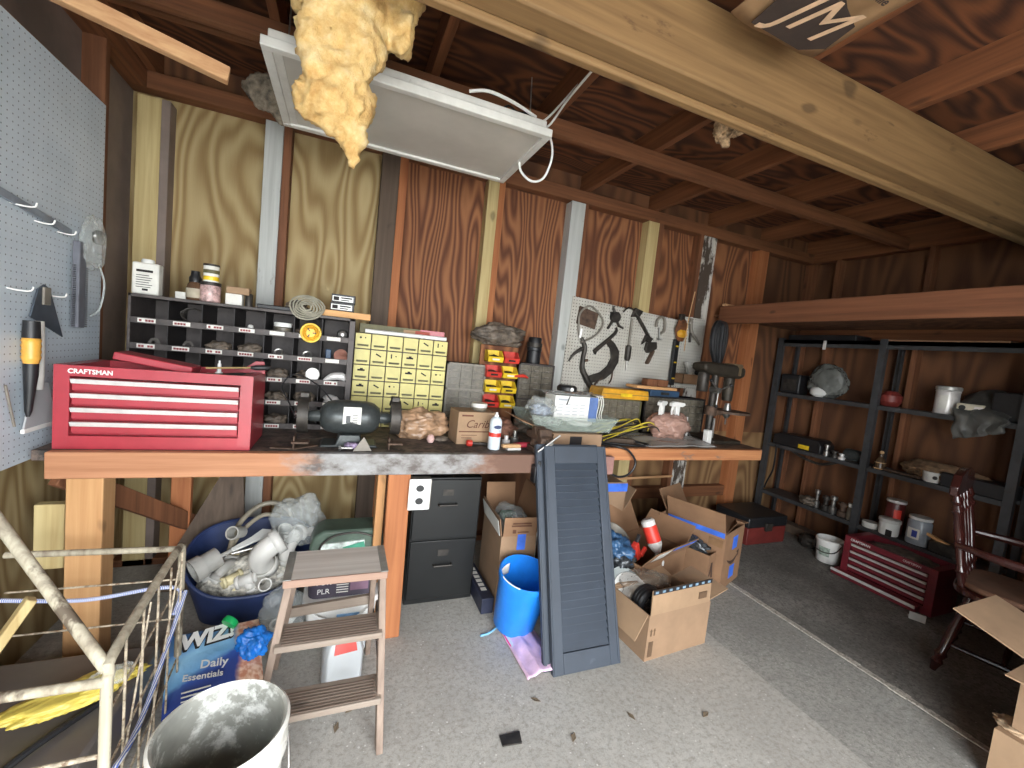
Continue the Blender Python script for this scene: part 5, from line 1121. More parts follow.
MB().tube([(-.13, -.105, .0), (-.12, -.11, .07), (-.06, -.11, .115), (.04, -.11, .125), (.12, -.11, .10)], .005, 8, smooth=5).build('wire_handle', M['darksteel'], t)
MB().cbox((-.02, -.105, .045), (.20, .01, .07), (0, -.06, 0)).build('printed_card', plain('pale_card', (186, 196, 190), .6, 0, .3, 30), t); MB().cbox((.03, -.112, .05), (.10, .006, .035), (0, -.25, 0)).build('green_card', plain('teal_print', (64, 142, 116), .6), t)
# ------------------------------------------------------------------ steel shelving on the right wall
SX0, SX1 = 4.055, 4.325
SYS = (2.975, 2.10, 1.27)
t = thing('shelving_unit', 'tall dark grey steel shelving along the right wall below the loft', 'shelving', (4.06, 2.1, 0))
sg = plain('blue_grey_shelf_steel', (70, 71, 73), .45, .3, .12, 8, dirt=(66, 60, 56), dthr=.62)
for y in SYS:
    for x, s in ((SX0, 1), (SX1, -1)):
        b = MB(); b.box(x - 4.06, x - 4.06 + s * .004, y - 2.1 - .024, y - 2.1 + .024, 0, 1.88); b.box(x - 4.06 + s * .004, x - 4.06 + s * .04, y - 2.1 - .024, y - 2.1 - .020, 0, 1.88); b.build('post', sg, t)
for z in (1.865, 1.34, .825, .335):
    for y0, y1 in ((2.10, 2.975), (1.27, 2.10)):
        b = MB(); b.box(.006, .258, y0 - 2.074, y1 - 2.126, z - .006, z); b.box(.004, .008, y0 - 2.074, y1 - 2.126, z - .034, z); b.box(.256, .26, y0 - 2.074, y1 - 2.126, z - .034, z); b.build('shelf', sg, t)
MB().box(.004, .008, -.8, .85, 1.80, 1.865).build('top_brace', sg, t)
S1, S2, S3 = 1.3405, .8255, .3355
def shelfput(name, label, cat, mb, mat, x, y, z, rot=None, group=None, **kw): return put(name, label, cat, mb, mat, (x, y, z), rot, group, **kw)
t = thing('radio', 'black box radio at the far end of the upper shelf', 'radio', (4.17, 2.85, S1), .1)
MB().box(-.08, .08, -.09, .09, 0, .19).build('case', M['black'], t, bev=.012); MB().box(-.082, -.08, -.06, .06, .03, .14).build('grille', M['darksteel'], t, bev=.001)
t = thing('sack', 'crumpled translucent grey plastic sack on the upper shelf beside the radio', 'bag', (4.19, 2.56, S1))
MB().blob((0, 0, .15), (.20, .34, .32), .22, 2.8, 4, 81).build('film', clear('grey_film', (112, 114, 110), .75, .25, .7, 30), t); MB().blob((-.06, .02, .05), (.1, .16, .1), .2, 3, 3, 82).build('white_parts', M['white'], t)
shelfput('red_ball', 'dull red rounded can behind the middle shelf post', 'can', MB().lathe([(.0, 0), (.05, .002), (.075, .04), (.072, .09), (.04, .125), (.0, .13)], seg=22), plain('dull_red', (118, 46, 40), .5), 4.20, 2.06, S1)
t = thing('coffee_can', 'shiny metal canister with a lid and white label on the upper shelf', 'canister', (4.17, 1.70, S1))
MB().lathe([(.066, 0), (.07, .006), (.066, .014), (.066, .16), (.07, .168), (.066, .176)], seg=28).build('can', M['silver'], t); MB().lathe([(.068, .176), (.072, .18), (.072, .20), (.064, .206), (.0, .206)], seg=28).build('lid', plain('grey_lid', (176, 176, 172), .4, .4), t)
MB().grid(8, 2, lambda u, v: Vector((.0675 * math.cos(PI * .92 + u * .7), .0675 * math.sin(PI * .92 + u * .7), .04 + .10 * v))).build('label', M['paper'], t)
t = thing('outlet_box', 'cream steel utility box on its side next to the shiny canister', 'box', (4.13, 1.555, S1), .15)
MB().box(-.045, .045, -.075, .06, .02, .095).build('body', plain('cream_enamel', (206, 198, 176), .4), t, bev=.006); MB().lathe([(.018, 0), (.018, .003), (.0, .003)], (-.046, .03, .065), 14, Matrix.Rotation(-PI / 2, 4, 'Y')).build('hole', M['black'], t)
MB().box(-.048, -.044, -.07, -.03, .022, .08).build('shiny_end', M['silver'], t); MB().tube([(-.04, .05, .015), (-.05, 0, .0), (-.04, -.06, .012)], .012, 8, smooth=3).build('spring', M['black'], t)
shelfput('plastic_sheet', 'grey translucent plastic hanging over the near end of the upper shelf', 'plastic sheet', MB().grid(18, 22, lambda u, v: Vector(((.20 - .26 * min(1, v * 1.55) + .03 * noise.noise((u * 5, v * 5, 1))), -.13 + .32 * u * (1 - .25 * v) + .05 * noise.noise((u * 3, v * 5, 3)), (.20 * (1 - v / .65) * (.6 + .4 * math.sin(3 * u)) + .012 + .02 * abs(noise.noise((u * 6, v * 6, 8))) if v < .65 else .012 - (v - .65) * (.25 + .25 * u) + .03 * noise.noise((u * 5, 2, 2)))))), clear('grey_sheet', (98, 98, 95), .75, .3, .7, 24), 4.10, 1.47, S1, solid=.002)
shelfput('bin', 'black bin at the near end of the upper shelf', 'bin', MB().box(-.09, .09, -.09, .08, 0, .2), M['black'], 4.2, 1.37, S1, bev=.01)
shelfput('long_case', 'flat dark case on top of the shelving under the loft', 'case', MB().box(-.11, .11, -.30, .30, 0, .05), M['black'], 4.19, 2.62, 1.8655, bev=.006)
shelfput('cardboard_sheet', 'sheet of brown cardboard lying on the top of the shelving', 'cardboard', MB().box(-.12, .12, -.35, .35, 0, .012), M['kraft2'], 4.19, 1.75, 1.8655, bev=.001)
shelfput('hook_clip', 'small silver clip hanging on the top edge of the shelving', 'clip', MB().box(-.006, .006, -.012, .012, -.06, .02), M['silver'], 4.05, 2.55, 1.84, bev=.002)
# middle shelf
t = thing('tool_case', 'long black tool case with a yellow label on the middle shelf', 'case', (4.18, 2.70, S2))
MB().prism([(-.24, 0), (.22, 0), (.22, .09), (.15, .12), (-.20, .12), (-.24, .08)], -.10, .10, 'YZ').build('case', M['black'], t, bev=.008); MB().box(-.1035, -.10, -.14, -.04, .012, .05).build('yellow_label', M['ybin'], t, bev=.001)
for k, (y, h, r, m, lab) in enumerate([(2.43, .10, .025, 'steel', 'upright chrome fitting right of the black case'), (2.36, .06, .03, 'darksteel', 'dark squat fitting beside the chrome fitting'), (2.30, .05, .028, 'silver', 'shiny low fitting in front of the grey motor'), (2.15, .08, .02, 'black', 'dark bottle just left of the middle shelf post')]):
    shelfput('pipe_fitting', lab + ' on the middle shelf', 'fitting', MB().lathe([(r, 0), (r, h * .4), (r * .6, h * .45), (r * .6, h * .8), (r * .9, h * .82), (r * .9, h), (.0, h)], seg=14), M[m], 4.12, y, S2)
t = thing('small_motor', 'small grey electric motor on the middle shelf', 'motor', (4.16, 2.23, S2))
MB().lathe([(.0, -.07), (.045, -.065), (.05, -.04), (.05, .04), (.045, .065), (.0, .07)], (0, 0, .055), 20, Matrix.Rotation(PI / 2, 4, 'X')).build('motor', M['grinder'], t); MB().box(-.04, .04, -.05, .05, 0, .012).build('foot', M['darksteel'], t)
t = thing('bottle', 'small brass-banded bottle shaped like a bell right of the middle post', 'bottle', (4.12, 2.015, S2))
MB().lathe([(.034, 0), (.038, .006), (.036, .05), (.026, .085), (.012, .10), (.010, .125)], seg=20).build('bottle', plain('brown_glass_bell', (84, 66, 48), .25), t); MB().lathe([(.0, .125), (.014, .127), (.016, .14), (.008, .152), (.0, .152)], seg=14).build('stopper', M['tan'], t)
MB().tube([(.038 * math.cos(a), .038 * math.sin(a), .008) for a in [q_ * PI / 9 for q_ in range(18)]], .005, 6, True).build('band', M['tan'], t); MB().tube([(.034 * math.cos(a), .034 * math.sin(a), .055) for a in [q_ * PI / 9 for q_ in range(18)]], .004, 6, True).build('band', M['tan'], t)
shelfput('rusty_rod', 'rusty rod lying on the middle shelf beyond the post', 'rods', MB().cyl((0, -.12, .012), (0, .12, .012), .010, seg=8), M['iron'], 4.10, 1.86, S2)
shelfput('steel_rod', 'thin steel rod lying behind the rusty rod on the middle shelf', 'rod', MB().cyl((0, -.13, .008), (0, .12, .008), .007, seg=8), M['steel'], 4.14, 1.85, S2)
t = thing('bowl', 'small white bowl with a dark spot on the middle shelf', 'bowl', (4.12, 1.685, S2))
MB().lathe([(.0, 0), (.045, .003), (.05, .015), (.054, .075), (.05, .08), (.046, .075), (.042, .015), (.0, .012)], seg=24, caps=False).build('bowl', M['dirtywhite'], t); MB().lathe([(.014, 0), (.014, .004), (.0, .004)], (-.04, -.034, .042), 12, Matrix.Rotation(-PI / 2, 4, 'Y') @ Matrix.Rotation(.6, 4, 'X')).build('dark_spot', M['ink'], t)
shelfput('burlap_sack', 'slumped brown sack lying at the back of the middle shelf', 'sack', MB().blob((0, 0, .07), (.20, .50, .15), .25, 3, 4, 84), plain('dim_burlap', (118, 94, 70), .9, 0, .2, 30, .3), 4.20, 1.66, S2)
shelfput('tray', 'long black tray at the near end of the middle shelf', 'tray', MB().box(-.10, .10, -.17, .17, 0, .10), M['black'], 4.17, 1.45, S2, bev=.008)
shelfput('dark_lead', 'dark cord hanging below the far end of the middle shelf', 'cord', MB().tube([(4.06, 2.86, .82), (4.04, 2.84, .7), (4.06, 2.86, .55), (4.10, 2.93, .42), (4.12, 2.96, .345)], .008, 8, smooth=5), M['black'], 0, 0, 0)
shelfput('hanging_hose', 'dark hose slung under the middle shelf', 'hose', MB().tube([(4.10, 2.72, .79), (4.09, 2.6, .755), (4.09, 2.45, .74), (4.10, 2.32, .79)], .012, 8, smooth=5), M['darksteel'], 0, 0, 0)
# lower shelf
for k, (y, h, r, m, lab) in enumerate([(2.52, .07, .05, 'dust', 'dark lump of parts at the far left of the lower shelf'), (2.45, .16, .022, 'steel', 'tall chrome pipe fitting on the lower shelf'), (2.37, .13, .03, 'darksteel', 'dark fitting beside the tall chrome one on the lower shelf'), (2.31, .15, .028, 'steel', 'second shiny fitting in the lower shelf row'), (2.23, .12, .035, 'iron', 'rusty reddish fitting before the white-capped jar')]):
    if m == 'dust': mb = MB().blob((0, 0, .035), (.14, .14, .08), .4, 4, 3, 85)
    else: mb = MB().lathe([(r, 0), (r * 1.1, .01), (r * 1.1, h * .35), (r * .6, h * .42), (r * .6, h * .75), (r, h * .8), (r, h), (r * .7, h), (r * .7, h * .9), (.0, h * .9)], seg=14)
    shelfput('pipe_fitting', lab, 'fitting', mb, M[m], 4.13, y, S3)
t = thing('jar', 'clear jar with white cap left of the middle post on the lower shelf', 'jar', (4.12, 2.155, S3))
MB().lathe([(.03, 0), (.033, .004), (.033, .09), (.025, .11)], seg=18).build('jar', M['smoke'], t); MB().lathe([(.028, .11), (.03, .112), (.03, .14), (.0, .142)], seg=18).build('cap', M['white'], t)
t = thing('paint_can', 'white tub of paste at the lower shelf just right of the post', 'tub', (4.11, 1.88, S3))
MB().lathe([(.058, 0), (.062, .004), (.064, .10)], seg=26).build('tub', M['white'], t); MB().lathe([(.068, .10), (.07, .103), (.07, .125), (.062, .13), (.0, .13)], seg=26).build('lid', M['dirtywhite'], t); MB().box(-.066, -.055, -.05, -.01, .0, .05).build('dark_drip', M['ink'], t, bev=.004)
shelfput('small_tub', 'flat white tub beside the post at the left of the paste tub', 'tub', MB().lathe([(.05, 0), (.053, .004), (.055, .04), (.052, .046), (.0, .046)], seg=22), M['dirtywhite'], 4.12, 2.01, S3)
t = thing('can', 'dark red can with silver lid standing behind the white paste tub', 'can', (4.20, 1.90, S3))
MB().lathe([(.055, 0), (.06, .004), (.06, .24), (.056, .25)], seg=24).build('can', plain('maroon_can', (88, 36, 34), .35), t); MB().lathe([(.062, .25), (.064, .254), (.062, .27), (.0, .272)], seg=24).build('lid', M['silver'], t); MB().grid(6, 2, lambda u, v: Vector((.0612 * math.cos(PI * 1.1 + u * .8), .0612 * math.sin(PI * 1.1 + u * .8), .10 + .10 * v))).build('red_label', M['rbin'], t)
t = thing('jar', 'large clear jar with blue and white label and white lid on the lower shelf', 'jar', (4.14, 1.71, S3))
MB().lathe([(.066, 0), (.07, .004), (.07, .17), (.06, .19)], seg=26).build('jar', plain('pale_grey_jar', (150, 156, 164), .25), t); MB().lathe([(.066, .19), (.068, .192), (.068, .21), (.0, .212)], seg=26).build('lid', M['white'], t); MB().grid(8, 2, lambda u, v: Vector((.0712 * math.cos(PI * .8 + u * 1.1), .0712 * math.sin(PI * .8 + u * 1.1), .045 + .08 * v))).build('label', M['paper'], t)
MB().grid(8, 2, lambda u, v: Vector((.0722 * math.cos(PI * .95 + u * .45), .0722 * math.sin(PI * .95 + u * .45), .06 + .05 * v))).build('blue_badge', plain('royal_blue_badge', (52, 66, 150), .5), t)
for k, (y, lab) in enumerate([(1.58, 'pale slanted board on the lower shelf near the chair'), (1.46, 'grey machine part on the lower shelf behind the chair')]):
    if k == 0: mb = MB().bar((0, .08, .11), (0, -.14, .045), .03, .02)
    else: mb = MB().lathe([(.05, 0), (.055, .01), (.03, .05), (.03, .09), (.0, .1)], seg=16)
    shelfput('board' if k == 0 else 'machine_part', lab, 'board' if k == 0 else 'part', mb, M['woodblock' if k == 0 else 'steel'], 4.12, y, S3, bev=.002)
shelfput('tin', 'dark tins stacked low behind the blue-labelled jar', 'tin', MB().box(-.06, .08, -.10, .06, 0, .08), M['darksteel'], 4.13, 1.56, S3, bev=.01)
# on the floor
M['maroon'] = plain('dusty_dark_red_enamel', (112, 34, 44), .45, 0, .12, 8, dirt=(92, 44, 46), dthr=.6)
tool_chest('dark red tool chest on the floor in front of the shelving', (3.73, 1.685, .0), -PI / 2, .56, .30, .32, True, mat='maroon')
text('CRAFTSMAN', .020, M['white'], bpy.data.objects['tool_chest.001'], (.14, -.001, .30), sx=.9)
put('cloth', 'dark folded cloth and parts on the top of the floor tool chest', 'cloth', MB().blob((0, 0, .015), (.22, .36, .05), .3, 4, 3, 88), M['dust'], (3.89, 1.66, .275))
t = thing('bucket', 'small white plastic pail on the floor at the far end of the red tool chest', 'pail', (3.87, 2.14, 0))
MB().lathe([(.0, .0), (.075, 0), (.08, .006), (.095, .17), (.10, .172), (.10, .19), (.094, .195), (.09, .19), (.075, .01), (.0, .008)], seg=30, caps=False).build('pail', M['white'], t)
MB().grid(8, 2, lambda u, v: Vector(((.086 + .008 * v) * math.cos(PI * .9 + u * .9), (.086 + .008 * v) * math.sin(PI * .9 + u * .9), .06 + .075 * v))).build('label', plain('grey_green_label', (150, 164, 152), .6, 0, .3, 30), t)
MB().tube([(-.02, .10, .17), (-.07, .08, .11), (-.095, 0, .09), (-.07, -.08, .11), (-.02, -.10, .17)], .004, 8, smooth=4).build('bail_handle', M['darksteel'], t)
t = thing('storage_trunk', 'low chest with black lid and dark red front on the floor by the smile box', 'chest', (3.60, 2.68, 0))
MB().box(-.24, .24, -.18, .17, 0, .15).build('body', plain('maroon_enamel', (104, 40, 36), .5, 0, .12, 8), t, bev=.006); MB().box(-.245, .245, -.185, .175, .151, .245).build('lid', M['black'], t, bev=.012); MB().box(-.04, .04, -.20, -.181, .12, .19).build('latch', M['darksteel'], t, bev=.003)
put('grey_plank', 'dusty grey plank lying on the floor along the right wall', 'plank', MB().box(-.06, .06, -.45, .45, 0, .08), M['darkwood'], (4.18, 2.5, 0), bev=.004)
put('dark_clutter', 'dark fitting on the floor between the chest and the white pail', 'fitting', MB().blob((0, 0, .05), (.14, .16, .12), .4, 4, 3, 91), M['darksteel'], (4.0, 2.38, 0))
put('metal_scrap', 'small bent piece of pale sheet metal on the floor by the red tool chest', 'scrap', MB().prism([(-.03, 0), (.03, 0), (.03, .004), (-.02, .004), (-.028, .05), (-.032, .05)], -.04, .04, 'XZ'), M['silver'], (3.60, 1.42, 0), (0, 0, .5))
put('floor_block', 'flat dark tile lying on the pale concrete before the shutters', 'tile', MB().slab([(-.04, -.02, .001), (.035, -.028, .001), (.045, .02, .001), (-.038, .022, .001)], .006), M['darksteel'], (.69, 1.34, 0))
put('plastic_strip', 'pale blue plastic strip on the concrete near the filing cabinet', 'plastic strip', MB().tube([(-.05, -.01, .004), (0, 0, .004), (.05, .03, .004)], .005, 6, smooth=4), plain('pale_blue_strip', (130, 190, 226), .4), (.80, 1.93, 0))
for k, (x, y, a) in enumerate([(.12, 1.63, .4), (.07, 1.56, 1.2), (.55, 1.22, 2.0), (.93, 1.28, .8), (1.22, 1.30, 1.7), (.86, 1.48, 2.4), (1.55, 1.22, .2)]):
    o = MB().slab([(-.022, -.004, .002), (0, -.011, .004), (.024, 0, .003), (0, .010, .005)], .002).build('dry_leaf', plain('dry_leaf_brown', (112, 98, 80), .9) if k == 0 else bpy.data.materials['dry_leaf_brown'], None, (x, y, 0), (0, 0, a), smooth=False)
    tag(o, 'small dry brown leaf scrap lying on the pale concrete floor', 'leaf', 'leaf scraps on the floor')

# ------------------------------------------------------------------ chair and cartons at the right edge
t = thing('wooden_chair', 'dark turned wooden chair with spindle back by the red tool chest', 'chair', (3.34, .94, 0), rad(14))
cw_ = plain('dark_cherry_varnish', (50, 22, 19), .22, 0, .15, 10, coat=.4)
MB().prism([(.24 * math.copysign(abs(math.cos(a)) ** .6, math.cos(a)), .23 * math.copysign(abs(math.sin(a)) ** .6, math.sin(a))) for a in [k * PI / 14 for k in range(28)]], .44, .475, 'XY').build('seat', cw_, t, bev=.008)
MB().prism([(.22 * math.copysign(abs(math.cos(a)) ** .6, math.cos(a)), .21 * math.copysign(abs(math.sin(a)) ** .6, math.sin(a))) for a in [k * PI / 14 for k in range(28)]], .476, .505, 'XY').build('cushion', plain('tan_seat_pad', (96, 66, 48), .8), t, bev=.012)
def turned(p0, p1, r):
    P0, P1 = Vector(p0), Vector(p1); prof = [(0, .7), (.08, 1), (.12, .8), (.16, 1.25), (.22, .8), (.5, 1.1), (.74, .9), (.78, 1.35), (.84, .8), (.88, 1.25), (.94, .85), (1, .6)]
    pts = [P0.lerp(P1, a) for a, _ in prof]
    return MB().tube(pts, [r * k for _, k in prof], 12)
for sx, sy in ((-1, -1), (1, -1), (-1, 1), (1, 1)): turned((sx * .17, sy * .15, .44), (sx * .225, sy * .23, 0), .021).build('leg', cw_, t)
for p0, p1 in (((-.205, -.19, .16), (-.205, .19, .16)), ((.205, -.19, .16), (.205, .19, .16)), ((-.205, 0, .16), (.205, 0, .16))): MB().tube([p0, tuple((a + c) / 2 for a, c in zip(p0, p1)), p1], [.009, .015, .009], 10).build('stretcher', cw_, t)
for k in range(5):
    x = -.16 + .08 * k
    turned((x, .19, .475), (x * 1.25, .27, .98), .013 if 0 < k < 4 else .019).build('spindle', cw_, t)
MB().prism([(-.24, .95), (.24, .95), (.25, 1.0), (.20, 1.06), (.08, 1.085), (-.08, 1.085), (-.20, 1.06), (-.25, 1.0)], .255, .29, 'XZ').build('crest_rail', cw_, t, bev=.006)
for s in (-1, 1):
    MB().tube([(s * .22, .23, .70), (s * .27, .05, .695), (s * .27, -.14, .69)], [.016, .022, .024], 10, smooth=4).build('arm', cw_, t); turned((s * .21, -.10, .475), (s * .265, -.10, .69), .013).build('arm_post', cw_, t)
t = carton('cardboard_box', 'lower torn cardboard box at the right edge of the floor', (2.66, .49, 0), .03, .42, .40, .21, [M['kraft3'], M['kraft3']], [], open_=False)
MB().blob((-.12, .16, .218), (.12, .12, .02), .5, 5, 3, 95, None).build('torn_top', plain('torn_paper', (170, 146, 118), .9, 0, .2, 40), t)
t = carton('cardboard_box', 'upper open cardboard box with wide flaps at the right edge', (2.70, .47, .232), .03, .42, .38, .27, [M['kraft'], M['kraft3']], [('b', 72, .23), ('l', 92, .20), ('r', 100, .15)])
# ------------------------------------------------------------------ pegboard on the left wall
PX = -1.05
b = MB(); b.box(PX - .006, PX, -.6, 2.535, .885, 2.365)
tag(b.build('pegboard', M['peg_l'], smooth=False), 'large blue-grey pegboard covering the left wall', 'pegboard')
for z in (.9, 2.345): trim(M['brown_y'], XL + .085, PX - .007, -.6, 2.5, z - .01, z + .03)
def hook(y, z, lab, L=.05):
    t = thing('peg_hook', lab, 'hook', (PX, y, z), 0, 'wire hooks on the left pegboard')
    MB().tube([(0, 0, 0), (L * .5, 0, -.004), (L, 0, -.002), (L * 1.1, 0, .012)], .0028, 8, smooth=3).build('wire', M['white'], t)
    return t
hook(1.96, 1.785, 'white wire hook highest at the left edge of the pegboard', .06)
hook(1.95, 1.505, 'white wire hook low at the left edge near the triangular blade', .06)
hook(2.08, 1.755, 'white wire hook under the near end of the grey bar'); hook(2.21, 1.745, 'white wire hook under the far end of the grey bar')
hook(2.16, 1.50, 'white wire hook holding the triangular blade')
put('flat_bar', 'thin blue-grey flat bar resting along the hooks of the left pegboard', 'bar', MB().bar((PX + .012, 1.84, 1.81), (PX + .012, 2.27, 1.755), .008, .028), plain('blue_grey_bar', (138, 148, 160), .45, .2), (0, 0, 0), bev=.002)
t = thing('blister_pack', 'crumpled clear plastic pack hung at the far end of the left pegboard', 'plastic pack', (PX + .035, 2.38, 1.74))
MB().blob((0, 0, 0), (.05, .16, .20), .45, 3.5, 4, 101).build('film', M['film'], t); MB().blob((.0, .04, .03), (.03, .07, .06), .4, 4, 3, 102).build('grey_part', M['steel'], t)
put('clear_strap', 'curved clear strap trailing below the plastic pack', 'strap', MB().tube([(PX + .03, 2.44, 1.66), (PX + .03, 2.49, 1.58), (PX + .03, 2.46, 1.47), (PX + .025, 2.40, 1.43)], .004, 6, smooth=6), M['clear'], (0, 0, 0))
t = thing('wire_brush', 'long dark grey bristled brush hanging on the left pegboard', 'brush', (PX + .025, 2.30, 1.38))
MB().box(-.012, .012, -.02, .03, .0, .35).build('back', plain('grey_brush_back', (98, 100, 108), .6), t, bev=.004)
b = MB()
for k in range(28): b.bar((.0, -.018, .01 + k * .009), (.004, -.05, .006 + k * .009), .004, .003); b.bar((.004, .028, .01 + k * .009), (.006, .055, .004 + k * .009), .004, .003)
o = b.build('bristles', plain('grey_bristles', (90, 92, 98), .8), t, smooth=False); o['kind'] = 'stuff'
t = thing('trowel', 'dark grey triangular blade hanging between the brush and the amber screwdriver', 'trowel', (PX + .014, 2.12, 1.36))
MB().prism([(-.045, .155), (-.01, .175), (.02, .16), (.105, -.02), (-.085, .055)], -.003, .003, 'YZ').build('blade', plain('slate_blade', (84, 92, 102), .4, .4), t, bev=.001); MB().box(.003, .012, -.03, .01, .10, .165).build('tang', M['greycab'], t, bev=.003)
t = thing('screwdriver', 'big screwdriver with ribbed amber handle and black shaft on the left pegboard', 'screwdriver', (PX + .03, 2.015, 1.06))
MB().tube([(0, 0, .34), (0, 0, .28)], [.022, .024], 14).build('cap', M['black'], t)
MB().lathe([(.022, .28), (.026, .272), (.023, .262), (.026, .252), (.023, .242), (.026, .232), (.023, .222), (.026, .212), (.023, .202), (.02, .19)], seg=16).build('handle', plain('amber_handle', (214, 160, 70), .35), t)
MB().tube([(0, 0, .19), (0, 0, .15), (0, -.01, .02), (0, -.012, 0)], [.02, .019, .010, .005], 12).build('shaft', M['black'], t)
put('thin_rod', 'thin grey rod hanging lowest at the near side of the left pegboard', 'rod', MB().cyl((PX + .01, 1.93, 1.18), (PX + .01, 1.975, 1.03), .004, seg=8), M['greycab'], (0, 0, 0))
t = thing('drywall_knife', 'pale wide scraper blade with white handle on the left pegboard', 'scraper', (PX + .022, 2.09, 1.0))
MB().tube([(.0, -.02, .40), (0, -.02, .30), (0, -.022, .20), (0, -.025, .15)], [.014, .017, .017, .016], 12, smooth=3).build('handle', M['dirtywhite'], t)
MB().prism([(-.045, .19), (.035, .17), (.085, .02), (.09, .0), (-.10, .0), (-.095, .02)], -.003, .003, 'YZ').build('blade', clear('frosted_blade', (196, 198, 200), .7, .3), t, bev=.001)
MB().box(-.006, .006, -.10, .09, 0, .016).build('white_edge', M['white'], t, bev=.002)
put('wood_block', 'pale knotty wood block fixed to the wall behind the wire cart', 'wood block', MB().box(-.05, .04, -.02, .02, 0, .26), M['pine'], (-1.0, 2.12, .44), bev=.003)
put('dark_board', 'dark brown board leaning slantwise under the left end of the bench', 'board', MB().slab([(-.86, 2.62, .02), (-.42, 2.62, .02), (-.48, 2.72, .74), (-.56, 2.72, .66)], .02), M['darkwood'], (0, 0, 0))

# ------------------------------------------------------------------ blue tub of plumbing parts
t = thing('plumbing_tub', 'navy plastic tub with dipped front rim full of white pipe fittings', 'tub', (-.365, 2.43, 0))
def tubp(u, v, k=0.0):
    a = 2 * PI * u; c, s = math.cos(a), math.sin(a)
    h = .31 - .15 * max(0, -s) ** 1.5 + .08 * max(0, s)
    rx, ry = .215 + .075 * v - k, .155 + .05 * v - k
    return Vector((rx * math.copysign(abs(c) ** .75, c), ry * math.copysign(abs(s) ** .75, s), .003 + h * v))
b = MB(); b.grid(48, 8, lambda u, v: tubp(u, v), True); b.grid(48, 8, lambda u, v: tubp(u, v, .008) + Vector((0, 0, .006 * (1 - v))), True)
b.tube([tubp(k / 48, 1.0, .004) for k in range(48)], .009, 8, True)
b.prism([(.21 * math.copysign(abs(math.cos(a)) ** .75, math.cos(a)), .15 * math.copysign(abs(math.sin(a)) ** .75, math.sin(a))) for a in [2 * PI * k / 32 for k in range(32)]], .003, .012, 'XY')
b.build('tub', M['navy'], t)
pvc = plain('white_pvc', (216, 214, 208), .4, 0, .05, 10); pvg = plain('grey_pvc', (170, 168, 162), .45, 0, .08, 10); pvy = plain('yellowed_pvc', (214, 202, 160), .45)
def pipe(kind, label, loc, rot, r, L, m, nm='pipe_fitting'):
    b = MB()
    if kind == 'straight': b.lathe([(r, 0), (r, L), (r * 1.15, L), (r * 1.18, L + r * .9), (r * .95, L + r * .9), (r * .9, L), (r * .86, .001)], seg=22, caps=False)
    elif kind == 'elbow':
        pts = [(0, 0, 0), (0, 0, L * .5), (L * .12, 0, L * .82), (L * .45, 0, L), (L * .9, 0, L)]
        b.tube(pts, r, 16, smooth=4, caps=False); b.tube([(0, 0, -.002), (0, 0, r * .9)], r * 1.22, 16, caps=False); b.tube([(L * .9 - r * .8, 0, L), (L * .9, 0, L)], r * 1.22, 16, caps=False)
        o = b.build(nm, m, None, loc, rot, solid=.004); return tag(o, label, 'pipe fitting', 'plumbing parts in the navy tub')
    elif kind == 'tee':
        b.tube([(0, 0, -L / 2), (0, 0, L / 2)], r, 18, caps=False); b.tube([(0, 0, 0), (L * .6, 0, 0)], r, 18, caps=False)
        for z in (-L / 2, L / 2 - r * .7): b.tube([(0, 0, z), (0, 0, z + r * .7)], r * 1.2, 18, caps=False)
        b.tube([(L * .6 - r * .7, 0, 0), (L * .6, 0, 0)], r * 1.2, 18, caps=False)
        o = b.build(nm, m, None, loc, rot, solid=.004); return tag(o, label, 'pipe fitting', 'plumbing parts in the navy tub')
    o = b.build(nm, m, None, loc, rot); return tag(o, label, 'pipe fitting', 'plumbing parts in the navy tub')
pipe('straight', 'large grey pipe mouth pointing left at the end of the navy tub', (-.50, 2.36, .315), (PI / 2 + .35, .5, -.75), .05, .07, pvg)
pipe('straight', 'smaller grey pipe mouth above the large one in the navy tub', (-.42, 2.44, .40), (1.2, .3, -.5), .028, .06, pvg)
pipe('elbow', 'big white elbow pipe in the middle of the navy tub', (-.29, 2.34, .25), (.5, -.5, .3), .05, .14, pvc)
pipe('elbow', 'white elbow leaning at the right side of the navy tub', (-.20, 2.40, .25), (.2, -.3, .9), .036, .12, pvc)
pipe('tee', 'white tee fitting at the front of the navy tub', (-.36, 2.30, .215), (.4, 1.2, .3), .026, .10, pvc)
pipe('straight', 'small white coupling at the front dip of the navy tub', (-.30, 2.275, .21), (1.3, 0, .4), .026, .05, pvc)
pipe('tee', 'yellowed square-bodied fitting at the front left of the navy tub', (-.43, 2.32, .215), (.2, 1.4, .8), .022, .09, pvy)
pipe('elbow', 'small grey elbow at the far left front of the navy tub', (-.50, 2.33, .215), (.3, .6, 1.2), .024, .08, pvg)
pipe('straight', 'white coupling lying against the right rim of the navy tub', (-.17, 2.32, .26), (.9, .8, 0), .03, .06, pvc)
pipe('straight', 'white end cap among the fittings under the clear bag in the tub', (-.24, 2.47, .34), (.5, .3, 0), .032, .05, pvc)
put('fitting_heap', 'heap of mixed grey fittings filling the bottom of the navy tub', 'fittings', MB().blob((0, 0, .10), (.40, .27, .22), .22, 5, 4, 111), plain('mixed_grey_fittings', (168, 164, 154), .5, 0, .4, 45), (-.365, 2.43, .08), kind=None) if False else None
o = MB().blob((0, 0, .09), (.42, .28, .26), .22, 5, 4, 111).build('fitting_heap', plain('mixed_grey_fittings', (168, 164, 154), .5, 0, .4, 45), None, (-.365, 2.43, .06)); tag(o, 'heap of mixed grey fittings filling the bottom of the navy tub', 'fittings', None, 'stuff')
fr2 = random.Random(5)
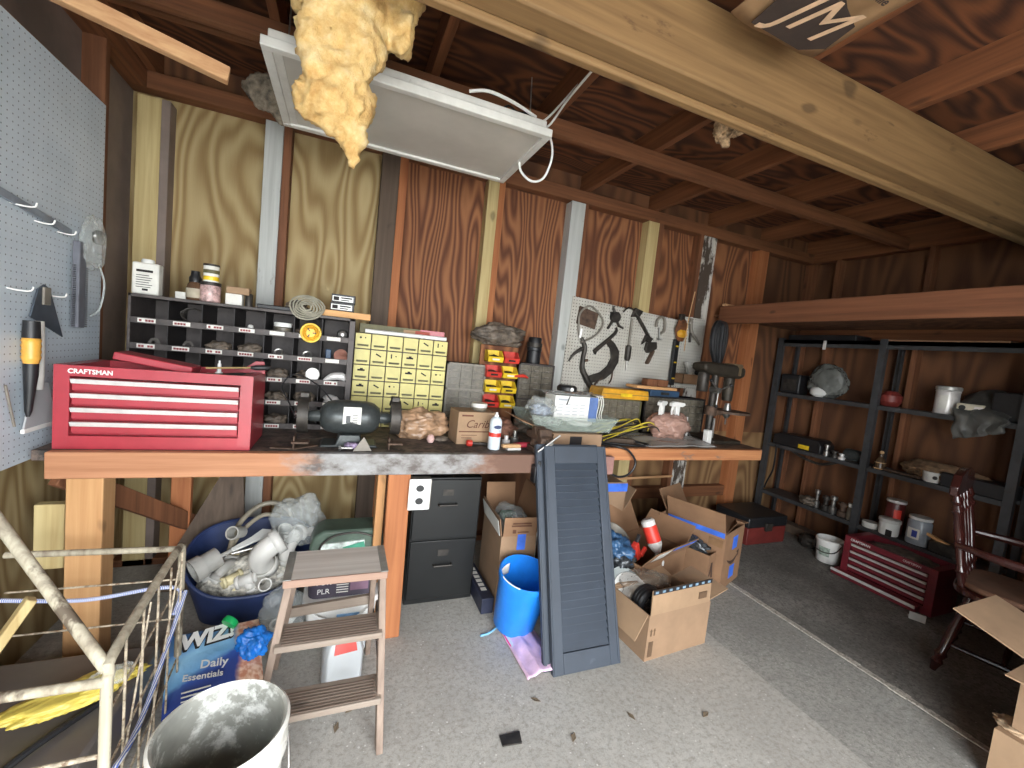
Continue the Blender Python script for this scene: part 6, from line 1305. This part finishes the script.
for k in range(16):
    a = fr2.uniform(0, 2 * PI); q = fr2.uniform(.2, 1) ** .5
    x, y = -.365 + .19 * q * math.cos(a), 2.43 + .12 * q * math.sin(a) - .01
    r = fr2.uniform(.014, .024)
    z = .235 + (.05 if y > 2.43 else -.015) - .03 * q
    b = MB(); L = r * 2.6
    if k % 3: b.lathe([(r, 0), (r, L), (r * 1.2, L), (r * 1.2, L + r), (r, L + r), (r * .85, L), (r * .85, .001)], seg=16, caps=False)
    else: b.tube([(0, 0, 0), (0, 0, L * .7), (L * .3, 0, L), (L, 0, L)], r * .9, 12, smooth=3, caps=False)
    o = b.build('small_fitting', [pvc, pvg, pvc, pvy][k % 4], None, (x, y, z), (fr2.uniform(0, 3), fr2.uniform(0, 3), fr2.uniform(0, 6)), solid=0 if k % 3 else .003)
    tag(o, 'small plastic pipe fitting lying loose in the heap inside the navy tub', 'pipe fitting', 'small loose fittings in the navy tub')
put('hose', 'grey ribbed hose arching along the back rim of the navy tub', 'hose', MB().tube([(-.46, 2.38, .33), (-.44, 2.47, .43), (-.36, 2.54, .50), (-.26, 2.55, .50), (-.2, 2.52, .44)], .013, 10, smooth=6), plain('taupe_hose', (128, 120, 104), .5), (0, 0, 0))
put('hose', 'second grey hose beside the arched one in the navy tub', 'hose', MB().tube([(-.47, 2.40, .31), (-.42, 2.45, .40), (-.34, 2.50, .46), (-.25, 2.50, .45)], .011, 10, smooth=6), bpy.data.materials['taupe_hose'], (0, 0, 0))
t = thing('paddle_tool', 'white paddle-shaped plastic tool lying across the navy tub', 'tool', (-.36, 2.40, .37), rot=(.3, -.3, .5))
MB().prism([(-.10, -.012), (.0, -.02), (.06, -.035), (.09, 0), (.06, .035), (0, .02), (-.10, .012)], 0, .012, 'XY').build('blade', M['white'], t, bev=.003); MB().cyl((-.10, 0, .006), (-.17, 0, .006), .01, seg=10).build('handle', pvg, t)
put('steel_rod', 'long steel rod with a white collar lying across the fittings', 'rod', MB().cyl((-.44, 2.33, .34), (-.20, 2.37, .38), .007, seg=10).cyl((-.36, 2.343, .353), (-.33, 2.348, .358), .014, seg=12), M['steel'], (0, 0, 0))
t = thing('film_bag', 'clear plastic bag of white fittings standing at the right end of the navy tub', 'bag', (-.16, 2.42, .34))
MB().blob((0, 0, .11), (.24, .20, .26), .35, 3.2, 4, 113).build('film', M['film'], t)
for k in range(5): MB().lathe([(.02, 0), (.022, .02), (.022, .03), (.016, .03), (.014, .002)], seg=14, M=Matrix.Translation((-.05 + .03 * k, -.03 + .02 * (k % 2), .03 + .02 * (k % 3))) @ Euler((k, .7 * k, 0)).to_matrix().to_4x4(), caps=False).build('fitting', pvc, t)
t = thing('film_bag', 'clear plastic bag of fittings on the floor between the tub and ladder', 'bag', (-.18, 2.17, 0))
MB().blob((0, 0, .10), (.19, .17, .22), .35, 3.2, 4, 115).build('film', M['film'], t)
for k in range(4): MB().lathe([(.024, 0), (.026, .03), (.026, .036), (.018, .036), (.016, .002)], seg=14, M=Matrix.Translation((-.03 + .025 * k, -.02, .04 + .025 * (k % 2))) @ Euler((.5 + k, .7 * k, 0)).to_matrix().to_4x4(), caps=False).build('fitting', pvc, t)
put('pipe_piece', 'white pipe piece with flared end lying on the floor before the navy tub', 'pipe', MB().lathe([(.024, 0), (.026, .004), (.026, .014), (.016, .018), (.016, .10), (.0, .101)], seg=18), pvc, (-.33, 2.12, .027), (PI / 2, 0, 1.2))
put('pipe_cap', 'round white pipe cap lying on the floor by the clear bag', 'pipe cap', MB().lathe([(.026, 0), (.028, .004), (.028, .03), (.02, .032), (.018, .01), (.0, .01)], seg=18), pvc, (-.255, 2.06, .028), (1.2, .3, 0))  # cap for a pipe end

# ------------------------------------------------------------------ pad bag and white bucket
t = thing('pad_bag', 'blue and white printed pad bag lying between the wire cart and navy tub', 'bag', (-.375, 1.87, .085), rot=(rad(24), rad(4), rad(16)))
bl = NT('printed_pad_bag'); c_ = bl.n('ShaderNodeTexCoord'); sp_ = bl.n('ShaderNodeSeparateXYZ'); bl.l(c_.outputs['Object'], sp_.inputs[0])
wob = bl.noise(bl.obj(), 9, 3, .6)
dg = bl.math('ADD', bl.math('ADD', sp_.outputs['Y'], bl.math('MULTIPLY', sp_.outputs['X'], -.55)), bl.math('MULTIPLY', bl.math('SUBTRACT', wob, .5), .05))
blue = bl.ramp(bl.math('ADD', bl.math('MULTIPLY', dg, 1.6), .5), [(.46, (52, 72, 140)), (.52, (66, 96, 168)), (.56, (120, 176, 222)), (.70, (150, 200, 232)), (.78, (84, 140, 204))])
peach = bl.ramp(bl.noise(bl.obj(), 40, 2, .5), [(.4, (206, 140, 110)), (.6, (240, 204, 176))])
kx = bl.ramp(bl.math('ADD', sp_.outputs['X'], bl.math('MULTIPLY', bl.math('SUBTRACT', wob, .5), .06)), [(.055, (0, 0, 0, 1)), (.075, (1, 1, 1, 1))])
bm = bl.fin(bl.mix(kx, blue, peach), .3); bl.bump(bl.noise(bl.obj(), 16, 3, .6), .5, .01)
def pil(u, v):
    x, y = -.17 + .32 * u, -.16 + .34 * v; e = (math.sin(PI * u) * math.sin(PI * v)) ** .45
    return x, y, e
b = MB(); b.grid(26, 26, lambda u, v: Vector((pil(u, v)[0], pil(u, v)[1], .035 * pil(u, v)[2] + .008 * noise.noise((u * 5, v * 5, 4))))); b.grid(26, 26, lambda u, v: Vector((pil(u, v)[0], pil(u, v)[1], -.035 * pil(u, v)[2])))
b.build('bag', bm, t)
text('Daily', .045, M['white'], t, (-.02, .005, .040), (0, 0, -.12), bold=.0008); text('Essentials', .034, M['white'], t, (-.055, -.035, .040), (0, 0, -.12), bold=.0006)
b = MB()
for k in range(4): b.box(-.12, -.03 - .012 * (k % 2), -.082 - k * .016, -.077 - k * .016, .0385, .040)
b.build('small_print', M['paper'], t, smooth=False)
text('WIZ!', .085, M['white'], t, (-.045, .125, .036), (0, 0, .1), 'logo', shear=.25, bold=.004); text('WIZ!', .085, M['ink'], t, (-.049, .120, .0345), (0, 0, .1), 'logo_shadow', shear=.25, bold=.007)
t = thing('bag_clip', 'green plastic clip on the top of the pad bag', 'clip', (-.37, 2.02, .16), rot=(.5, .2, -.5))
MB().box(-.018, .018, -.012, .012, -.07, .03).build('arm', plain('bright_green_plastic', (26, 160, 86), .35), t, bev=.006); MB().lathe([(.0, -.012), (.03, -.012), (.032, 0), (.03, .012), (.0, .012)], (.006, 0, .045), 20, Matrix.Rotation(PI / 2, 4, 'X')).build('head', bpy.data.materials['bright_green_plastic'], t)
put('blue_wrapper', 'bright blue crumpled wrapper at the right side of the pad bag', 'wrapper', MB().blob((0, 0, .05), (.12, .12, .12), .45, 3.5, 4, 121), plain('glossy_blue_film', (36, 120, 210), .25, 0, .2, 10), (-.27, 1.93, .085))
t = thing('bucket', 'large white paint-streaked bucket in the left foreground', 'bucket', (-.225, 1.20, .0))
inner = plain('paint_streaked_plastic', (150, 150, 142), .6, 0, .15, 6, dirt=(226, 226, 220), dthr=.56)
MB().lathe([(.0, .001), (.128, .001), (.133, .006), (.146, .33), (.155, .332), (.155, .36), (.149, .362), (.149, .40), (.156, .402), (.157, .418), (.150, .424)], seg=48, caps=False).build('bucket', plain('bucket_white', (214, 212, 204), .45, 0, .05, 6, dirt=(170, 166, 154), dthr=.66), t)
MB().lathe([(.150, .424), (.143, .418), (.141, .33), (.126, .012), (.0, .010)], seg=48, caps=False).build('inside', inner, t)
MB().tube([(.155, .02, .345), (.166, -.04, .26), (.150, -.09, .18), (.09, -.15, .13), (.0, -.172, .12), (-.09, -.15, .13), (-.15, -.09, .18), (-.166, -.04, .26), (-.155, .02, .345)], .004, 8, smooth=4).build('bail_handle', M['steel'], t)
MB().lathe([(.128, .0105), (.128, .05), (.0, .055)], seg=40).build('dried_paint', plain('dried_paint', (208, 208, 200), .5, 0, .1, 12, dirt=(150, 150, 142), dthr=.6), t)

# ------------------------------------------------------------------ wire cart
t = thing('wire_cart', 'rusty cream tubular wire cart at the left front corner', 'cart', (-.80, 1.55, 0))
ct = lumber('chipped_cream_tube', (190, 182, 160), (120, 108, 92), 'Z', (96, 84, 70), .60); cwm = plain('rusty_wire', (170, 158, 138), .5, .1, .3, 30, dirt=(112, 90, 70), dthr=.56)
q_ = lambda *p: [(x + .80, y - 1.55, z) for x, y, z in p]
MB().tube(q_((-.485, 1.25, .02), (-.485, 1.25, .50), (-.485, 1.26, .57), (-.49, 1.31, .605), (-.52, 1.82, .605), (-.522, 1.885, .59), (-.522, 1.90, .54), (-.522, 1.90, .02)), .0125, 12, smooth=5).build('side_hoop', ct, t)
MB().tube(q_((-.522, 1.895, .585), (-1.02, 1.90, .60)), .011, 12).build('rear_rail', ct, t)
MB().tube(q_((-.487, 1.25, .555), (-1.02, 1.25, .56)), .012, 12).build('front_rail', ct, t)
MB().tube(q_((-.487, 1.255, .585), (-.80, 1.47, .885), (-.99, 1.60, 1.07)), .014, 12).build('push_handle', ct, t)
MB().tube(q_((-.485, 1.25, .36), (-1.02, 1.25, .35)), .006, 10).build('front_wire', cwm, t)
for z in (.14, .30, .46):
    MB().tube(q_((-.485, 1.25, z), (-.522, 1.90, z)), .0035, 8).build('side_wire', cwm, t); MB().tube(q_((-.522, 1.90, z), (-1.02, 1.90, z + .005)), .0035, 8).build('rear_wire', cwm, t)
for k in range(5):
    y = 1.36 + .12 * k
    MB().tube(q_((-.489 - .004 * k, y, .03), (-.489 - .004 * k, y, .60)), .0035, 8).build('upright_wire', cwm, t)
for k in range(2): MB().tube(q_((-.49, 1.30 + .2 * k, .05), (-.50, 1.55 + .25 * k, .58)), .003, 8).build('cross_wire', cwm, t)
for x in (-.50, -.98):
    for y in (1.27, 1.88): MB().lathe([(.0, -.012), (.028, -.012), (.03, 0), (.028, .012), (.0, .012)], tuple(q_((x, y, .03))[0]), 18, Matrix.Rotation(PI / 2, 4, 'Y')).build('wheel', M['black'], t)
b = MB(); b.box(.0, .30, -.30, .34, .045, .052); b.build('floor_mesh', cwm, t) if False else None
rope = NT('blue_white_rope'); rw = rope.n('ShaderNodeTexWave'); rw.inputs['Scale'].default_value = 60; rw.inputs['Distortion'].default_value = 1
rope.l(rope.obj(), rw.inputs['Vector']); rm = rope.fin(rope.ramp(rw.outputs['Fac'], [(.45, (226, 228, 230)), (.55, (88, 112, 190))]), .8)
put('rope', 'blue and white rope tied along the rear of the wire cart', 'rope', MB().tube([(-1.02, 1.88, .45), (-.8, 1.885, .42), (-.6, 1.885, .44), (-.52, 1.89, .42), (-.512, 1.80, .38)], .007, 8, smooth=6), rm, (0, 0, 0))
put('rope', 'second blue and white rope strung lower across the front of the wire cart', 'rope', MB().tube([(-1.0, 1.24, .30), (-.75, 1.236, .26), (-.55, 1.234, .30), (-.472, 1.25, .31), (-.478, 1.45, .28), (-.495, 1.70, .34), (-.50, 1.88, .42)], .007, 8, smooth=6), rm, (0, 0, 0))
t = thing('yellow_bag', 'yellow plastic bag tucked inside the wire cart', 'bag', (-.68, 1.56, .275), .5)
MB().blob((0, 0, .03), (.30, .11, .05), .4, 3.2, 4, 131).build('bag', plain('yellow_film', (198, 178, 82), .4, 0, .12, 8), t); MB().blob((.08, -.02, .06), (.10, .08, .04), .4, 4, 3, 132).build('clear_top', M['film'], t)
put('grey_bin', 'dark grey flat plastic bin lid lying inside the wire cart', 'bin lid', MB().prism([(-.23, -.26), (.22, -.26), (.25, .25), (-.23, .25)], 0, .24, 'XY'), plain('charcoal_plastic', (98, 92, 88), .35, 0, .08, 5), (-.80, 1.57, .02), bev=.012)
put('stick', 'pale broken stick standing in the wire cart', 'stick', MB().bar((-.96, 1.50, .26), (-.80, 1.60, .60), .035, .025), M['pine'], (0, 0, 0), bev=.004)
put('metal_strip', 'black bent metal strip lying in the front of the wire cart', 'strip', MB().tube([(-.74, 1.36, .265), (-.70, 1.42, .275), (-.62, 1.55, .27)], .010, 8, smooth=4), M['black'], (0, 0, 0))
